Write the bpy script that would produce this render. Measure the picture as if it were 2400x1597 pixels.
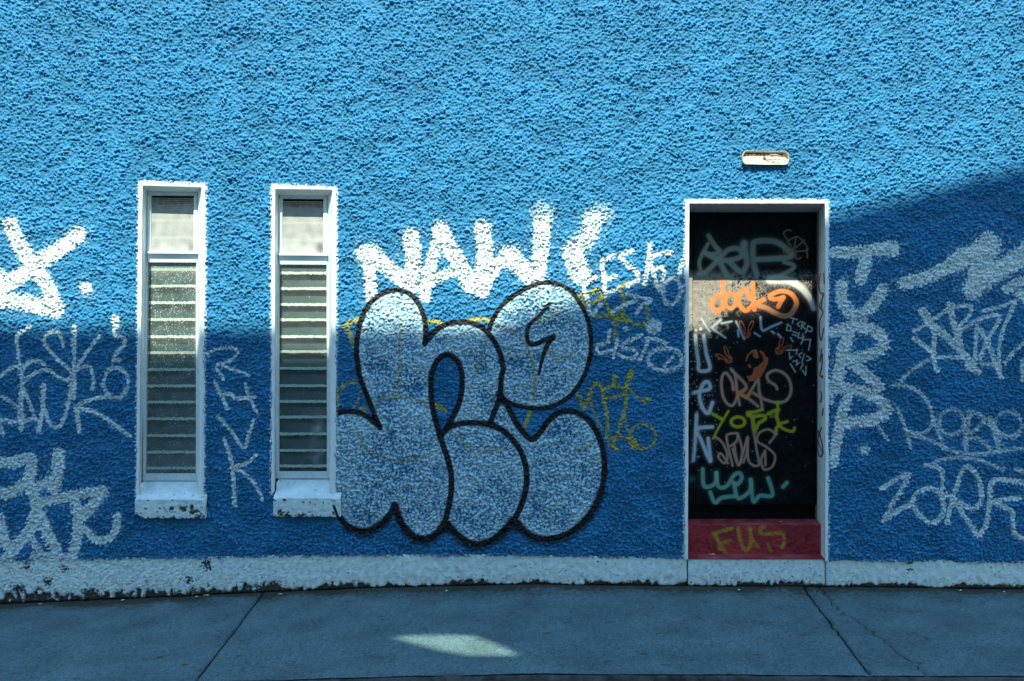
import bpy, bmesh, math, random
import numpy as np
from mathutils import Vector

for o in list(bpy.data.objects):
    bpy.data.objects.remove(o, do_unlink=True)
scene = bpy.context.scene
COL = scene.collection

# ------------------------------------------------------------------ camera
# Wall plane is Y = 0 (street side is -Y). 350 photo pixels = 1 m on the wall.
D, F, CX, CY, H = 6.0, 2100.0, 1270.0, 850.0, 1.514
cam_d = bpy.data.cameras.new('camera')
cam = bpy.data.objects.new('camera', cam_d)
COL.objects.link(cam)
cam.location = (0.0, -D, H)
cam.rotation_euler = (math.radians(90), 0, 0)
cam_d.sensor_width = 36.0
cam_d.lens = 36.0 * F / 2400.0
cam_d.shift_x = (1200.0 - CX) / 2400.0
cam_d.shift_y = (CY - 798.5) / 2400.0
cam_d.clip_start = 0.05
cam_d.clip_end = 2000.0
scene.camera = cam

# ------------------------------------------------------------------ sky, sun, exposure
TAN_P = 1.39                       # slope of the sun in the plane across the street
AZ = math.radians(3.0)             # sun slightly from the left of the camera
EL = math.atan(TAN_P * math.cos(AZ))
SUN = Vector((-math.sin(AZ) * math.cos(EL), -math.cos(AZ) * math.cos(EL), math.sin(EL)))
world = bpy.data.worlds.new('World')
scene.world = world
world.use_nodes = True
wn = world.node_tree
wn.nodes.clear()
wo = wn.nodes.new('ShaderNodeOutputWorld')
wb = wn.nodes.new('ShaderNodeBackground')
ws = wn.nodes.new('ShaderNodeTexSky')
ws.sky_type = 'NISHITA'
ws.sun_disc = False
ws.sun_elevation = EL
ws.sun_rotation = math.radians(180.0) + AZ
ws.air_density = 2.4
ws.dust_density = 0.0
ws.ozone_density = 8.0
wb.inputs['Strength'].default_value = 0.114
wn.links.new(ws.outputs['Color'], wb.inputs['Color'])
wn.links.new(wb.outputs['Background'], wo.inputs['Surface'])

sun_d = bpy.data.lights.new('sun', 'SUN')
sun_d.energy = 2.95
sun_d.angle = math.radians(0.4)
sun_d.color = (1.0, 0.98, 0.74)
sun = bpy.data.objects.new('sun', sun_d)
COL.objects.link(sun)
sun.rotation_euler = (-SUN).to_track_quat('-Z', 'Y').to_euler()
sun.location = (0, -20, 30)

vs = scene.view_settings
vs.view_transform = 'Standard'
vs.look = 'None'
vs.exposure = 1.72
vs.gamma = 1.0
vs.use_curve_mapping = False

# ------------------------------------------------------------------ helpers
rng = np.random.default_rng(7)
random.seed(7)

def WX(px, d=0.0):
    return (px - CX) / 350.0 * (D + d) / D
def WZ(py, d=0.0):
    return H + (CY - py) / 350.0 * (D + d) / D
def W(px, py, d=0.0):
    return (WX(px, d), d, WZ(py, d))

def fnoise(ny, nx, dx, wl, bw=0.45, seed=0, ax=1.0, dz=None):
    """band-passed noise, wavelength wl (same unit as dx); ax > 1 stretches it sideways"""
    r = np.random.default_rng(seed)
    w = r.standard_normal((ny, nx))
    fy = np.fft.fftfreq(ny, dz or dx)[:, None]
    fx = np.fft.rfftfreq(nx, dx)[None, :] * ax
    f = np.sqrt(fx * fx + fy * fy)
    f0 = 1.0 / wl
    g = np.exp(-0.5 * ((f - f0) / (bw * f0)) ** 2)
    g[0, 0] = 0
    n = np.fft.irfft2(np.fft.rfft2(w) * g, s=(ny, nx))
    return n / n.std()

def sst(a, b, x):
    t = np.clip((x - a) / (b - a), 0, 1)
    return t * t * (3 - 2 * t)

def link(o, parent=None):
    COL.objects.link(o)
    if parent is not None:
        o.parent = parent
    return o

def tag(o, label=None, cat=None, group=None, kind=None):
    if label: o['label'] = label
    if cat: o['category'] = cat
    if group: o['group'] = group
    if kind: o['kind'] = kind
    return o

def empty(name, loc=(0, 0, 0)):
    o = bpy.data.objects.new(name, None)
    o.location = loc
    return link(o)

def mesh_obj(name, verts, faces, mat, parent=None, smooth=False):
    me = bpy.data.meshes.new(name)
    me.from_pydata([tuple(v) for v in verts], [], faces)
    if smooth:
        me.polygons.foreach_set('use_smooth', [True] * len(me.polygons))
    me.update()
    if mat: me.materials.append(mat)
    return link(bpy.data.objects.new(name, me), parent)

def grid_mesh(name, X, Y, Z, mat, parent=None, col=None, mask=None, smooth=True, attrs=None, flip=False):
    ny, nx = X.shape
    idx = np.arange(ny * nx).reshape(ny, nx)
    a, b, c, d = idx[:-1, :-1], idx[:-1, 1:], idx[1:, 1:], idx[1:, :-1]
    q = np.stack([a, b, c, d], -1)
    if flip: q = q[..., ::-1]
    q = q[mask] if mask is not None else q.reshape(-1, 4)
    q = q.reshape(-1, 4)
    used, inv = np.unique(q, return_inverse=True)
    q = inv.reshape(-1, 4)
    co = np.stack([X, Y, Z], -1).reshape(-1, 3)[used]
    me = bpy.data.meshes.new(name)
    me.vertices.add(len(co)); me.vertices.foreach_set('co', co.astype(np.float32).ravel())
    me.loops.add(q.size); me.loops.foreach_set('vertex_index', q.astype(np.int32).ravel())
    me.polygons.add(len(q)); me.polygons.foreach_set('loop_start', np.arange(0, q.size, 4, dtype=np.int32))
    me.polygons.foreach_set('use_smooth', np.full(len(q), smooth))
    me.update(calc_edges=True)
    if col is not None:
        rgba = np.ones((ny * nx, 4), np.float32)
        rgba[:, :3] = col.reshape(-1, 3)
        at = me.attributes.new('paint', 'FLOAT_COLOR', 'POINT')
        at.data.foreach_set('color', rgba[used].ravel())
    for k, v in (attrs or {}).items():
        at = me.attributes.new(k, 'FLOAT', 'POINT')
        at.data.foreach_set('value', v.reshape(-1)[used].astype(np.float32))
    me.materials.append(mat)
    return link(bpy.data.objects.new(name, me), parent)

def prism(name, quad, d0, d1, mat, parent=None, bev=0.0, dback=None):
    """box whose front face is a quad given in photo pixels (TL,TR,BR,BL) at depth d0, running back to d1"""
    f = [W(x, y, d0) for x, y in quad]
    b = [(p[0], d1, p[2]) for p in f]
    bm = bmesh.new()
    vf = [bm.verts.new(p) for p in f]; vb = [bm.verts.new(p) for p in b]
    bm.faces.new(vf[::-1]); bm.faces.new(vb)
    for i in range(4):
        j = (i + 1) % 4
        bm.faces.new((vf[i], vf[j], vb[j], vb[i]))
    bmesh.ops.recalc_face_normals(bm, faces=bm.faces)
    if bev > 0:
        bmesh.ops.bevel(bm, geom=list(bm.edges), offset=bev, segments=2, profile=0.6, affect='EDGES')
    me = bpy.data.meshes.new(name); bm.to_mesh(me); bm.free()
    me.materials.append(mat)
    return link(bpy.data.objects.new(name, me), parent)

def box(name, x0, x1, y0, y1, z0, z1, mat, parent=None, bev=0.0):
    bm = bmesh.new()
    bmesh.ops.create_cube(bm, size=1.0)
    for v in bm.verts:
        v.co = ((x0 + x1) / 2 + v.co.x * (x1 - x0), (y0 + y1) / 2 + v.co.y * (y1 - y0), (z0 + z1) / 2 + v.co.z * (z1 - z0))
    if bev > 0:
        bmesh.ops.bevel(bm, geom=list(bm.edges), offset=bev, segments=2, profile=0.6, affect='EDGES')
    me = bpy.data.meshes.new(name); bm.to_mesh(me); bm.free()
    me.materials.append(mat)
    return link(bpy.data.objects.new(name, me), parent)

def tube(name, pts, r, mat, parent=None, n=8):
    P = [Vector(p) for p in pts]
    vs_, fs = [], []
    for i, p in enumerate(P):
        t = (P[min(i + 1, len(P) - 1)] - P[max(i - 1, 0)]).normalized()
        u = t.cross(Vector((0.3, 1, 0.2))).normalized(); v = t.cross(u)
        for k in range(n):
            a = 2 * math.pi * k / n
            vs_.append(p + (u * math.cos(a) + v * math.sin(a)) * r)
    for i in range(len(P) - 1):
        for k in range(n):
            fs.append((i * n + k, i * n + (k + 1) % n, (i + 1) * n + (k + 1) % n, (i + 1) * n + k))
    fs.append(tuple(range(n))[::-1]); fs.append(tuple((len(P) - 1) * n + k for k in range(n)))
    return mesh_obj(name, vs_, fs, mat, parent, smooth=True)

def catmull(pts, step=6):
    P = [np.array(p, float) for p in pts]
    if len(P) < 3:
        return np.array(P)
    out = []
    for i in range(len(P) - 1):
        p0, p1, p2, p3 = P[max(i - 1, 0)], P[i], P[i + 1], P[min(i + 2, len(P) - 1)]
        for k in range(step):
            t = k / step
            out.append(0.5 * (2 * p1 + (p2 - p0) * t + (2 * p0 - 5 * p1 + 4 * p2 - p3) * t * t + (3 * p1 - p0 - 3 * p2 + p3) * t ** 3))
    out.append(P[-1])
    return np.array(out)

class Canvas:
    """paint laid on the vertices of a regular grid; px, py are the photo coordinates of its columns and rows"""
    def __init__(s, px, py, base, h=None, rough=0.0):
        s.px, s.py = px, py
        s.ny, s.nx = len(py), len(px)
        s.col = np.ones((s.ny, s.nx, 3)) * np.array(base)
        s.h = np.zeros((s.ny, s.nx)) if h is None else h
        s.rough = rough
    def rows(s, y0, y1):
        m = np.nonzero((s.py >= y0) & (s.py <= y1))[0]
        return (m[0], m[-1] + 1) if len(m) else (0, 0)
    def cols(s, x0, x1):
        m = np.nonzero((s.px >= x0) & (s.px <= x1))[0]
        return (m[0], m[-1] + 1) if len(m) else (0, 0)
    def apply(s, r, c, cov, color, a, rough=None):
        h = s.h[r, c]
        if s.rough > 0:
            t = cov + (s.rough if rough is None else rough) * h - 0.06 * (cov < 0.98)
            m = sst(0.22, 0.78, t) * (cov > 0.015)
        else:
            m = cov
        m = (m * a)[..., None]
        s.col[r, c] = s.col[r, c] * (1 - m) + np.array(color) * m
    def stroke(s, pts, w, color, a=1.0, fr=(0, 0, 1.0), over=0.22, soft=0.38, smooth=True, taper=None, rough=None):
        P = np.array(pts, float)
        P = P / fr[2] + np.array(fr[:2])
        if smooth: P = catmull(P)
        n = len(P)
        w1 = taper if taper else w
        rad = np.linspace(w, w1, n) / 2.0
        mg = rad.max() * 2.6 + 4
        r0, r1 = s.rows(P[:, 1].min() - mg, P[:, 1].max() + mg)
        c0, c1 = s.cols(P[:, 0].min() - mg, P[:, 0].max() + mg)
        if r1 <= r0 or c1 <= c0: return
        gx, gy = s.px[c0:c1][None, :], s.py[r0:r1][:, None]
        cov = np.zeros((r1 - r0, c1 - c0))
        for i in range(max(n - 1, 1)):
            A, B = P[i], P[min(i + 1, n - 1)]
            r = rad[i]
            m2 = r * 2.6 + 4
            jr = np.nonzero((s.py[r0:r1] >= min(A[1], B[1]) - m2) & (s.py[r0:r1] <= max(A[1], B[1]) + m2))[0]
            jc = np.nonzero((s.px[c0:c1] >= min(A[0], B[0]) - m2) & (s.px[c0:c1] <= max(A[0], B[0]) + m2))[0]
            if not len(jr) or not len(jc): continue
            sl = (slice(jr[0], jr[-1] + 1), slice(jc[0], jc[-1] + 1))
            ab = B - A; L = (ab ** 2).sum() + 1e-9
            X, Y = gx[:, sl[1]], gy[sl[0]]
            t = np.clip(((X - A[0]) * ab[0] + (Y - A[1]) * ab[1]) / L, 0, 1)
            d = np.hypot(X - A[0] - t * ab[0], Y - A[1] - t * ab[1])
            sf = max(soft * r, 1.2)
            c = sst(-sf, sf, r - d) + over * np.exp(-np.maximum(d - r * 0.7, 0) / (r * 0.55 + 0.8)) * (d < m2 * 0.96)
            cov[sl] = np.maximum(cov[sl], np.minimum(c, 1))
        s.apply(slice(r0, r1), slice(c0, c1), cov, color, a, rough)
    def dot(s, p, r, color, a=1.0, fr=(0, 0, 1.0), **k):
        s.stroke([p, (p[0] + 0.5, p[1] + 0.5)], 2 * r / fr[2], color, a, fr, **k)
    def ellipse(s, c, rx, ry, w, color, a=1.0, fr=(0, 0, 1.0), rot=0.0, a0=0, a1=360, **k):
        pts = []
        for i in range(25):
            t = math.radians(a0 + (a1 - a0) * i / 24)
            x, y = rx * math.cos(t), ry * math.sin(t)
            pts.append((c[0] + x * math.cos(rot) - y * math.sin(rot), c[1] + x * math.sin(rot) + y * math.cos(rot)))
        s.stroke(pts, w, color, a, fr, **k)
    def inside(s, poly):
        """even-odd coverage of a polygon in photo pixels"""
        P = np.array(poly, float)
        X, Y = s.px[None, :], s.py[:, None]
        ins = np.zeros((s.ny, s.nx), bool)
        n = len(P)
        for i in range(n):
            x0, y0 = P[i]; x1, y1 = P[(i + 1) % n]
            if y0 == y1: continue
            cr = ((y0 > Y) != (y1 > Y))
            ins ^= cr & (X < (x1 - x0) * (Y - y0) / (y1 - y0) + x0)
        return ins
    def fill(s, m, color, a):
        m = m.astype(float)
        s.apply(slice(0, s.ny), slice(0, s.nx), m, color, a)

# ------------------------------------------------------------------ materials
def new_mat(name):
    m = bpy.data.materials.new(name); m.use_nodes = True
    nt = m.node_tree
    return m, nt, nt.nodes['Principled BSDF']

def noise_node(nt, scale, detail=6, rough=0.6, vec=None):
    n = nt.nodes.new('ShaderNodeTexNoise')
    n.inputs['Scale'].default_value = scale
    n.inputs['Detail'].default_value = detail
    n.inputs['Roughness'].default_value = rough
    if vec is None:
        tc = nt.nodes.new('ShaderNodeTexCoord'); vec = tc.outputs['Object']
    nt.links.new(vec, n.inputs['Vector'])
    return n

def ramp(nt, src, stops):
    r = nt.nodes.new('ShaderNodeValToRGB')
    el = r.color_ramp.elements
    while len(el) < len(stops): el.new(0.5)
    for e, (p, c) in zip(el, stops):
        e.position = p; e.color = (*c, 1) if len(c) == 3 else c
    nt.links.new(src, r.inputs['Fac'])
    return r

def mul(nt, a, b, fac=1.0):
    m = nt.nodes.new('ShaderNodeMix'); m.data_type = 'RGBA'; m.blend_type = 'MULTIPLY'
    m.inputs[0].default_value = fac
    nt.links.new(a, m.inputs[6]); nt.links.new(b, m.inputs[7])
    return m.outputs[2]

def bump(nt, b, src, strength, dist):
    n = nt.nodes.new('ShaderNodeBump')
    n.inputs['Strength'].default_value = strength
    n.inputs['Distance'].default_value = dist
    nt.links.new(src, n.inputs['Height'])
    nt.links.new(n.outputs['Normal'], b.inputs['Normal'])

def attr_mat(name, rough, sc1, sc2, lo=0.85, bstr=0.4, bdist=0.002, spec=0.3):
    """colour from the painted vertices, slightly mottled, with fine relief"""
    m, nt, b = new_mat(name)
    at = nt.nodes.new('ShaderNodeAttribute'); at.attribute_name = 'paint'
    n1 = noise_node(nt, sc1); n2 = noise_node(nt, sc2, 8, 0.7)
    r1 = ramp(nt, n1.outputs['Fac'], [(0.3, (lo, lo, lo)), (0.7, (1, 1, 1))])
    r2 = ramp(nt, n2.outputs['Fac'], [(0.3, (lo, lo, lo)), (0.65, (1, 1, 1))])
    c = mul(nt, mul(nt, at.outputs['Color'], r1.outputs['Color']), r2.outputs['Color'])
    nt.links.new(c, b.inputs['Base Color'])
    b.inputs['Roughness'].default_value = rough
    b.inputs['Specular IOR Level'].default_value = spec
    bump(nt, b, n2.outputs['Fac'], bstr, bdist)
    return m

def plain_mat(name, c0, c1, scale, rough=0.6, spec=0.3, bstr=0.3, bdist=0.002, metal=0.0, pos=(0.35, 0.65)):
    m, nt, b = new_mat(name)
    n = noise_node(nt, scale, 8, 0.65)
    r = ramp(nt, n.outputs['Fac'], [(pos[0], c0), (pos[1], c1)])
    nt.links.new(r.outputs['Color'], b.inputs['Base Color'])
    b.inputs['Roughness'].default_value = rough
    b.inputs['Specular IOR Level'].default_value = spec
    b.inputs['Metallic'].default_value = metal
    n2 = noise_node(nt, scale * 6, 6, 0.6)
    bump(nt, b, n2.outputs['Fac'], bstr, bdist)
    return m

M_WALL = attr_mat('roughcast_paint', 0.6, 1.1, 90, 0.86, 0.7, 0.006, 0.25)
def coarse_mat():
    m = attr_mat('roughcast_paint_coarse', 0.6, 1.1, 90, 0.86, 0.7, 0.006, 0.25)
    nt = m.node_tree; b = nt.nodes['Principled BSDF']
    v = nt.nodes.new('ShaderNodeTexVoronoi'); v.inputs['Scale'].default_value = 58.0
    tc = nt.nodes.new('ShaderNodeTexCoord'); nt.links.new(tc.outputs['Object'], v.inputs['Vector'])
    r = ramp(nt, v.outputs['Distance'], [(0.1, (1, 1, 1)), (0.75, (0, 0, 0))])
    bump(nt, b, r.outputs['Color'], 1.0, 0.03)
    return m
M_COARSE = coarse_mat()
M_PLINTH = attr_mat('plinth_paint', 0.65, 3.0, 90, 0.9, 0.5, 0.003, 0.25)
M_DOOR = attr_mat('door_paint', 0.42, 4.0, 60, 0.9, 0.15, 0.001, 0.12)
M_REVEAL = attr_mat('reveal_paint', 0.6, 6.0, 70, 0.88, 0.4, 0.002, 0.25)
M_SILL = attr_mat('sill_paint', 0.65, 9.0, 60, 0.88, 0.5, 0.003, 0.25)
M_STEP = attr_mat('step_paint', 0.55, 6.0, 60, 0.85, 0.5, 0.003, 0.3)
M_SLAB = attr_mat('pavement_concrete', 0.85, 2.2, 120, 0.84, 0.6, 0.003, 0.2)
def speckle(m, scale, lo, hi, dark):
    nt = m.node_tree; b = nt.nodes['Principled BSDF']
    src = b.inputs['Base Color'].links[0].from_socket
    n = noise_node(nt, scale, 3, 0.7)
    r = ramp(nt, n.outputs['Fac'], [(lo, dark), (hi, (1, 1, 1))])
    nt.links.new(mul(nt, src, r.outputs['Color']), b.inputs['Base Color'])
speckle(M_SLAB, 100, 0.38, 0.58, (0.45, 0.47, 0.5)); speckle(M_SLAB, 60, 0.30, 0.40, (0.6, 0.6, 0.6)); speckle(M_SLAB, 3.5, 0.3, 0.6, (0.8, 0.8, 0.8))
M_WHITE = plain_mat('white_gloss_paint', (0.68, 0.78, 0.80), (0.78, 0.88, 0.90), 14, 0.45, 0.4, 0.2, 0.001, pos=(0.2, 0.5))
M_FRAME = plain_mat('window_metal_paint', (0.50, 0.57, 0.58), (0.72, 0.80, 0.81), 22, 0.45, 0.4, 0.25, 0.001, pos=(0.25, 0.5))
speckle(M_WHITE, 45, 0.24, 0.30, (0.3, 0.3, 0.27)); speckle(M_FRAME, 45, 0.26, 0.32, (0.3, 0.3, 0.27))
M_CORE = plain_mat('masonry', (0.16, 0.15, 0.13), (0.24, 0.22, 0.2), 3, 0.9)
M_ROOM = plain_mat('dark_room', (0.02, 0.025, 0.025), (0.035, 0.04, 0.04), 3, 0.8)
M_VENT = plain_mat('tarnished_vent', (0.26, 0.22, 0.16), (0.55, 0.48, 0.38), 30, 0.5, 0.4)
M_SLAT = plain_mat('louvre_glass', (0.006, 0.030, 0.033), (0.010, 0.042, 0.046), 60, 0.2, 0.5, 0.05, 0.001)
M_EDGE = plain_mat('ground_glass_edge', (0.58, 0.64, 0.57), (0.72, 0.76, 0.68), 60, 0.5, 0.4)
M_BLACK = plain_mat('black_board', (0.003, 0.003, 0.004), (0.008, 0.008, 0.009), 20, 0.7, 0.1)
M_ROAD = plain_mat('asphalt', (0.03, 0.031, 0.032), (0.065, 0.066, 0.068), 60, 0.9, 0.2, 0.6, 0.004)
M_KERB = plain_mat('kerb_stone', (0.03, 0.032, 0.033), (0.11, 0.115, 0.12), 12, 0.85, 0.25, 0.6, 0.004)
M_JOINT = plain_mat('joint_dirt', (0.06, 0.06, 0.055), (0.10, 0.10, 0.09), 30, 0.95, 0.1)
M_OPP = plain_mat('grey_render', (0.34, 0.50, 0.56), (0.42, 0.58, 0.63), 2, 0.85)
M_OGLASS = plain_mat('opposite_glass', (0.02, 0.025, 0.03), (0.03, 0.035, 0.04), 2, 0.1, 0.5)
M_LAMP = plain_mat('aged_plastic', (0.50, 0.40, 0.24), (0.74, 0.64, 0.46), 25, 0.45, 0.4)
M_LAMPW = plain_mat('enamel_tray', (0.62, 0.56, 0.48), (0.84, 0.82, 0.78), 40, 0.4, 0.4, pos=(0.25, 0.42))
M_RUST = plain_mat('rust', (0.12, 0.035, 0.012), (0.33, 0.12, 0.04), 90, 0.8)
M_LAMPDARK = plain_mat('lamp_dark', (0.012, 0.011, 0.01), (0.05, 0.045, 0.035), 60, 0.9)
M_WIRE = plain_mat('wire_sleeve', (0.5, 0.48, 0.42), (0.72, 0.7, 0.64), 60, 0.5)
M_LEAF = plain_mat('dry_leaf', (0.14, 0.04, 0.015), (0.30, 0.10, 0.035), 80, 0.8)
M_PAPER = plain_mat('litter_paper', (0.6, 0.6, 0.58), (0.82, 0.82, 0.8), 80, 0.8)
M_FILTER = plain_mat('cork_filter', (0.55, 0.20, 0.05), (0.7, 0.3, 0.1), 90, 0.7)

def pane_material(name, dust):
    m, nt, b = new_mat(name)
    nt.nodes.remove(b)
    out = nt.nodes['Material Output']
    tr = nt.nodes.new('ShaderNodeBsdfTransparent'); tr.inputs['Color'].default_value = (0.93, 0.98, 0.97, 1)
    df = nt.nodes.new('ShaderNodeBsdfDiffuse'); df.inputs['Color'].default_value = (*dust, 1)
    gl = nt.nodes.new('ShaderNodeBsdfGlossy'); gl.inputs['Roughness'].default_value = 0.12
    at = nt.nodes.new('ShaderNodeAttribute'); at.attribute_name = 'dust'
    m1 = nt.nodes.new('ShaderNodeMixShader'); m2 = nt.nodes.new('ShaderNodeMixShader')
    nt.links.new(at.outputs['Fac'], m1.inputs['Fac'])
    nt.links.new(tr.outputs[0], m1.inputs[1]); nt.links.new(df.outputs[0], m1.inputs[2])
    lw = nt.nodes.new('ShaderNodeLayerWeight'); lw.inputs['Blend'].default_value = 0.5
    pw = nt.nodes.new('ShaderNodeMath'); pw.operation = 'POWER'; pw.inputs[1].default_value = 4.0
    ma = nt.nodes.new('ShaderNodeMath'); ma.operation = 'MULTIPLY_ADD'; ma.inputs[1].default_value = 0.8; ma.inputs[2].default_value = 0.04
    nt.links.new(lw.outputs['Facing'], pw.inputs[0]); nt.links.new(pw.outputs[0], ma.inputs[0])
    nt.links.new(ma.outputs[0], m2.inputs['Fac'])
    nt.links.new(m1.outputs[0], m2.inputs[1]); nt.links.new(gl.outputs[0], m2.inputs[2])
    n = noise_node(nt, 140, 4, 0.6)
    bp = nt.nodes.new('ShaderNodeBump'); bp.inputs['Strength'].default_value = 0.35; bp.inputs['Distance'].default_value = 0.002
    nt.links.new(n.outputs['Fac'], bp.inputs['Height'])
    nt.links.new(bp.outputs['Normal'], gl.inputs['Normal'])
    nt.links.new(m2.outputs[0], out.inputs['Surface'])
    return m
M_PANE = pane_material('dusty_glass', (0.42, 0.51, 0.50)); M_PANEU = pane_material('limed_glass', (0.44, 0.46, 0.46))

# ------------------------------------------------------------------ layout tables (photo pixels)
def lerp_tab(tab):
    xs = np.array([t[0] for t in tab], float); ys = np.array([t[1] for t in tab], float)
    return lambda x: np.interp(x, xs, ys)
PL_TOP = lerp_tab([(-400, 1322), (0, 1318), (187, 1312), (400, 1309), (800, 1303), (1200, 1303), (1460, 1308), (1612, 1310), (1938, 1314), (2400, 1319), (2800, 1322)])
PL_BOT = lerp_tab([(-1600, 1500), (-200, 1428), (0, 1418), (200, 1410), (400, 1401), (600, 1391), (900, 1379), (1200, 1372), (1600, 1375), (2000, 1378), (2400, 1383), (4200, 1395)])
KERB_Y = -1.62
KERB_PX = lerp_tab([(-1600, 1668), (-100, 1620), (461, 1601), (964, 1587), (1200, 1582), (1709, 1583), (2035, 1587), (2400, 1587), (4200, 1598)])
def z_wall(X):
    return H + (CY - PL_BOT(CX + np.asarray(X) * 350.0)) / 350.0
def z_kerb(X):
    d = D + KERB_Y
    return H + (CY - KERB_PX(CX + np.asarray(X) * F / d)) * d / F
def z_ground(X, Y):
    t = np.clip(np.asarray(Y) / KERB_Y, 0, 1.0)
    return z_wall(X) * (1 - t) + z_kerb(X) * t
def ground_hit(px, py, lift=0.0):
    """point of the pavement seen at a photo pixel"""
    z = 0.0
    for _ in range(6):
        d = (H - z) * F / (py - CY)
        X = (px - CX) * d / F; Y = d - D
        z = float(z_ground(X, Y)) + lift
    return Vector((X, Y, z))

# front outer quad, front inner quad, frame quad (TL, TR, BR, BL)
WIN = [
    dict(FO=[(326, 426), (482, 431.5), (478, 1166), (319.5, 1166)], FI=[(335, 436), (473.5, 440), (468.5, 1158), (328, 1158)],
         FR=[(344.5, 448.5), (462.7, 450.5), (462, 1126), (332, 1126)], gt=483, gtx=(352.6, 454), gm=(590, 615), gl=(346, 461), glb=(339, 458.6), gb=1111,
         vent=(458, 483), sill=(1126, 1170, 1216, 316.5, 480), lines=[632, 670.5, 709.6, 749, 789.3, 827, 866, 904.4, 942.4, 981.5, 1021, 1059.5, 1097], up=[518, 555.5]),
    dict(FO=[(637, 434), (789, 440), (787, 1160), (636.5, 1160)], FI=[(645.5, 444), (780, 446), (775.5, 1152), (644, 1152)],
         FR=[(653, 457.5), (767.3, 460.5), (772, 1121), (645.5, 1121)], gt=492, gtx=(661, 758), gm=(594.5, 620), gl=(653.5, 765.5), glb=(652, 766), gb=1106,
         vent=(465.5, 490), sill=(1121, 1167, 1212, 640.5, 797), lines=[640, 676.6, 714, 749.6, 789, 824.3, 863.3, 904, 940.7, 977.4, 1017, 1055.5, 1092], up=[524, 565]),
]
DOOR_FO = [(1606.5, 470), (1941.5, 470), (1940, 1315), (1604, 1311)]
DOOR_FI = [(1615, 478), (1933, 478), (1933, 1315), (1612, 1311)]
DD = 0.34          # depth of the doorway

# ------------------------------------------------------------------ pavement, road, ground
gnd = mesh_obj('ground', [(-400, -400, -0.55), (400, -400, -0.55), (400, 400, -0.55), (-400, 400, -0.55)], [(0, 1, 2, 3)], M_ROAD)
tag(gnd, kind='structure')
xs = np.linspace(-30, 30, 241)
ys = np.array([-6.9, -5.2, -3.4, -2.4, -1.9, KERB_Y - 0.10])
X, Y = np.meshgrid(xs, ys)
road = grid_mesh('road', X, Y, z_kerb(X) - 0.125 + 0 * Y, M_ROAD)
tag(road, kind='structure')
# kerb stone along the pavement edge (front face and a strip of its top)
kx = np.linspace(-8, 8, 641)
prof = [(KERB_Y - 0.004, -0.16), (KERB_Y - 0.003, -0.03), (KERB_Y + 0.006, -0.009), (KERB_Y + 0.02, -0.003), (KERB_Y + 0.06, -0.004), (KERB_Y + 0.06, -0.16)]
KX = np.tile(kx, (len(prof), 1)); KY = np.zeros_like(KX); KZ = np.zeros_like(KX)
kn = fnoise(len(prof), len(kx), 0.025, 0.25, 0.6, 31)
for i, (y, z) in enumerate(prof):
    KY[i] = y + kn[i] * 0.002
    KZ[i] = z_kerb(kx) + z + (kn[i] * 0.002 if i < 4 else 0)
kerb = grid_mesh('kerb', KX, KY, KZ, M_KERB)
tag(kerb, kind='structure')

pav = mesh_obj('pavement', *(lambda xs, ys: ([(x, y, float(z_ground(x, y)) - 0.03) for y in ys for x in xs],
      [(j * len(xs) + i, j * len(xs) + i + 1, (j + 1) * len(xs) + i + 1, (j + 1) * len(xs) + i) for j in range(len(ys) - 1) for i in range(len(xs) - 1)]))
      (list(np.linspace(-8, 8, 81)), [KERB_Y + 0.03, -1.0, -0.5, 0.02]), M_JOINT)
tag(pav, kind='structure')

def plan_line(pts):
    """joint through photo pixels -> x as a function of Y on the pavement"""
    g = [ground_hit(*p) for p in pts]
    yy = np.array([p.y for p in g]); xx = np.array([p.x for p in g])
    o = np.argsort(yy)
    yy, xx = yy[o], xx[o]
    def f(Y):
        Y = np.asarray(Y, float)
        s0 = (xx[1] - xx[0]) / (yy[1] - yy[0]); s1 = (xx[-1] - xx[-2]) / (yy[-1] - yy[-2])
        return np.where(Y < yy[0], xx[0] + (Y - yy[0]) * s0, np.where(Y > yy[-1], xx[-1] + (Y - yy[-1]) * s1, np.interp(Y, yy, xx)))
    return f
J1 = plan_line([(611, 1397), (590, 1425), (556, 1470), (520, 1517), (488, 1558), (461, 1593)])
J2 = plan_line([(1892, 1389), (1922, 1430), (1962, 1480), (2003, 1535), (2035, 1578)])
J3 = plan_line([(1930, 1389), (1948, 1412), (1976, 1437), (2021, 1463), (2056, 1493), (2104, 1527), (2148, 1556), (2170, 1578)])
def rag(seed, amp):
    r = np.random.default_rng(seed); k = r.standard_normal(60)
    return lambda Y: amp * np.interp(np.asarray(Y), np.linspace(-1.7, 0.1, 60), k)
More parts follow.
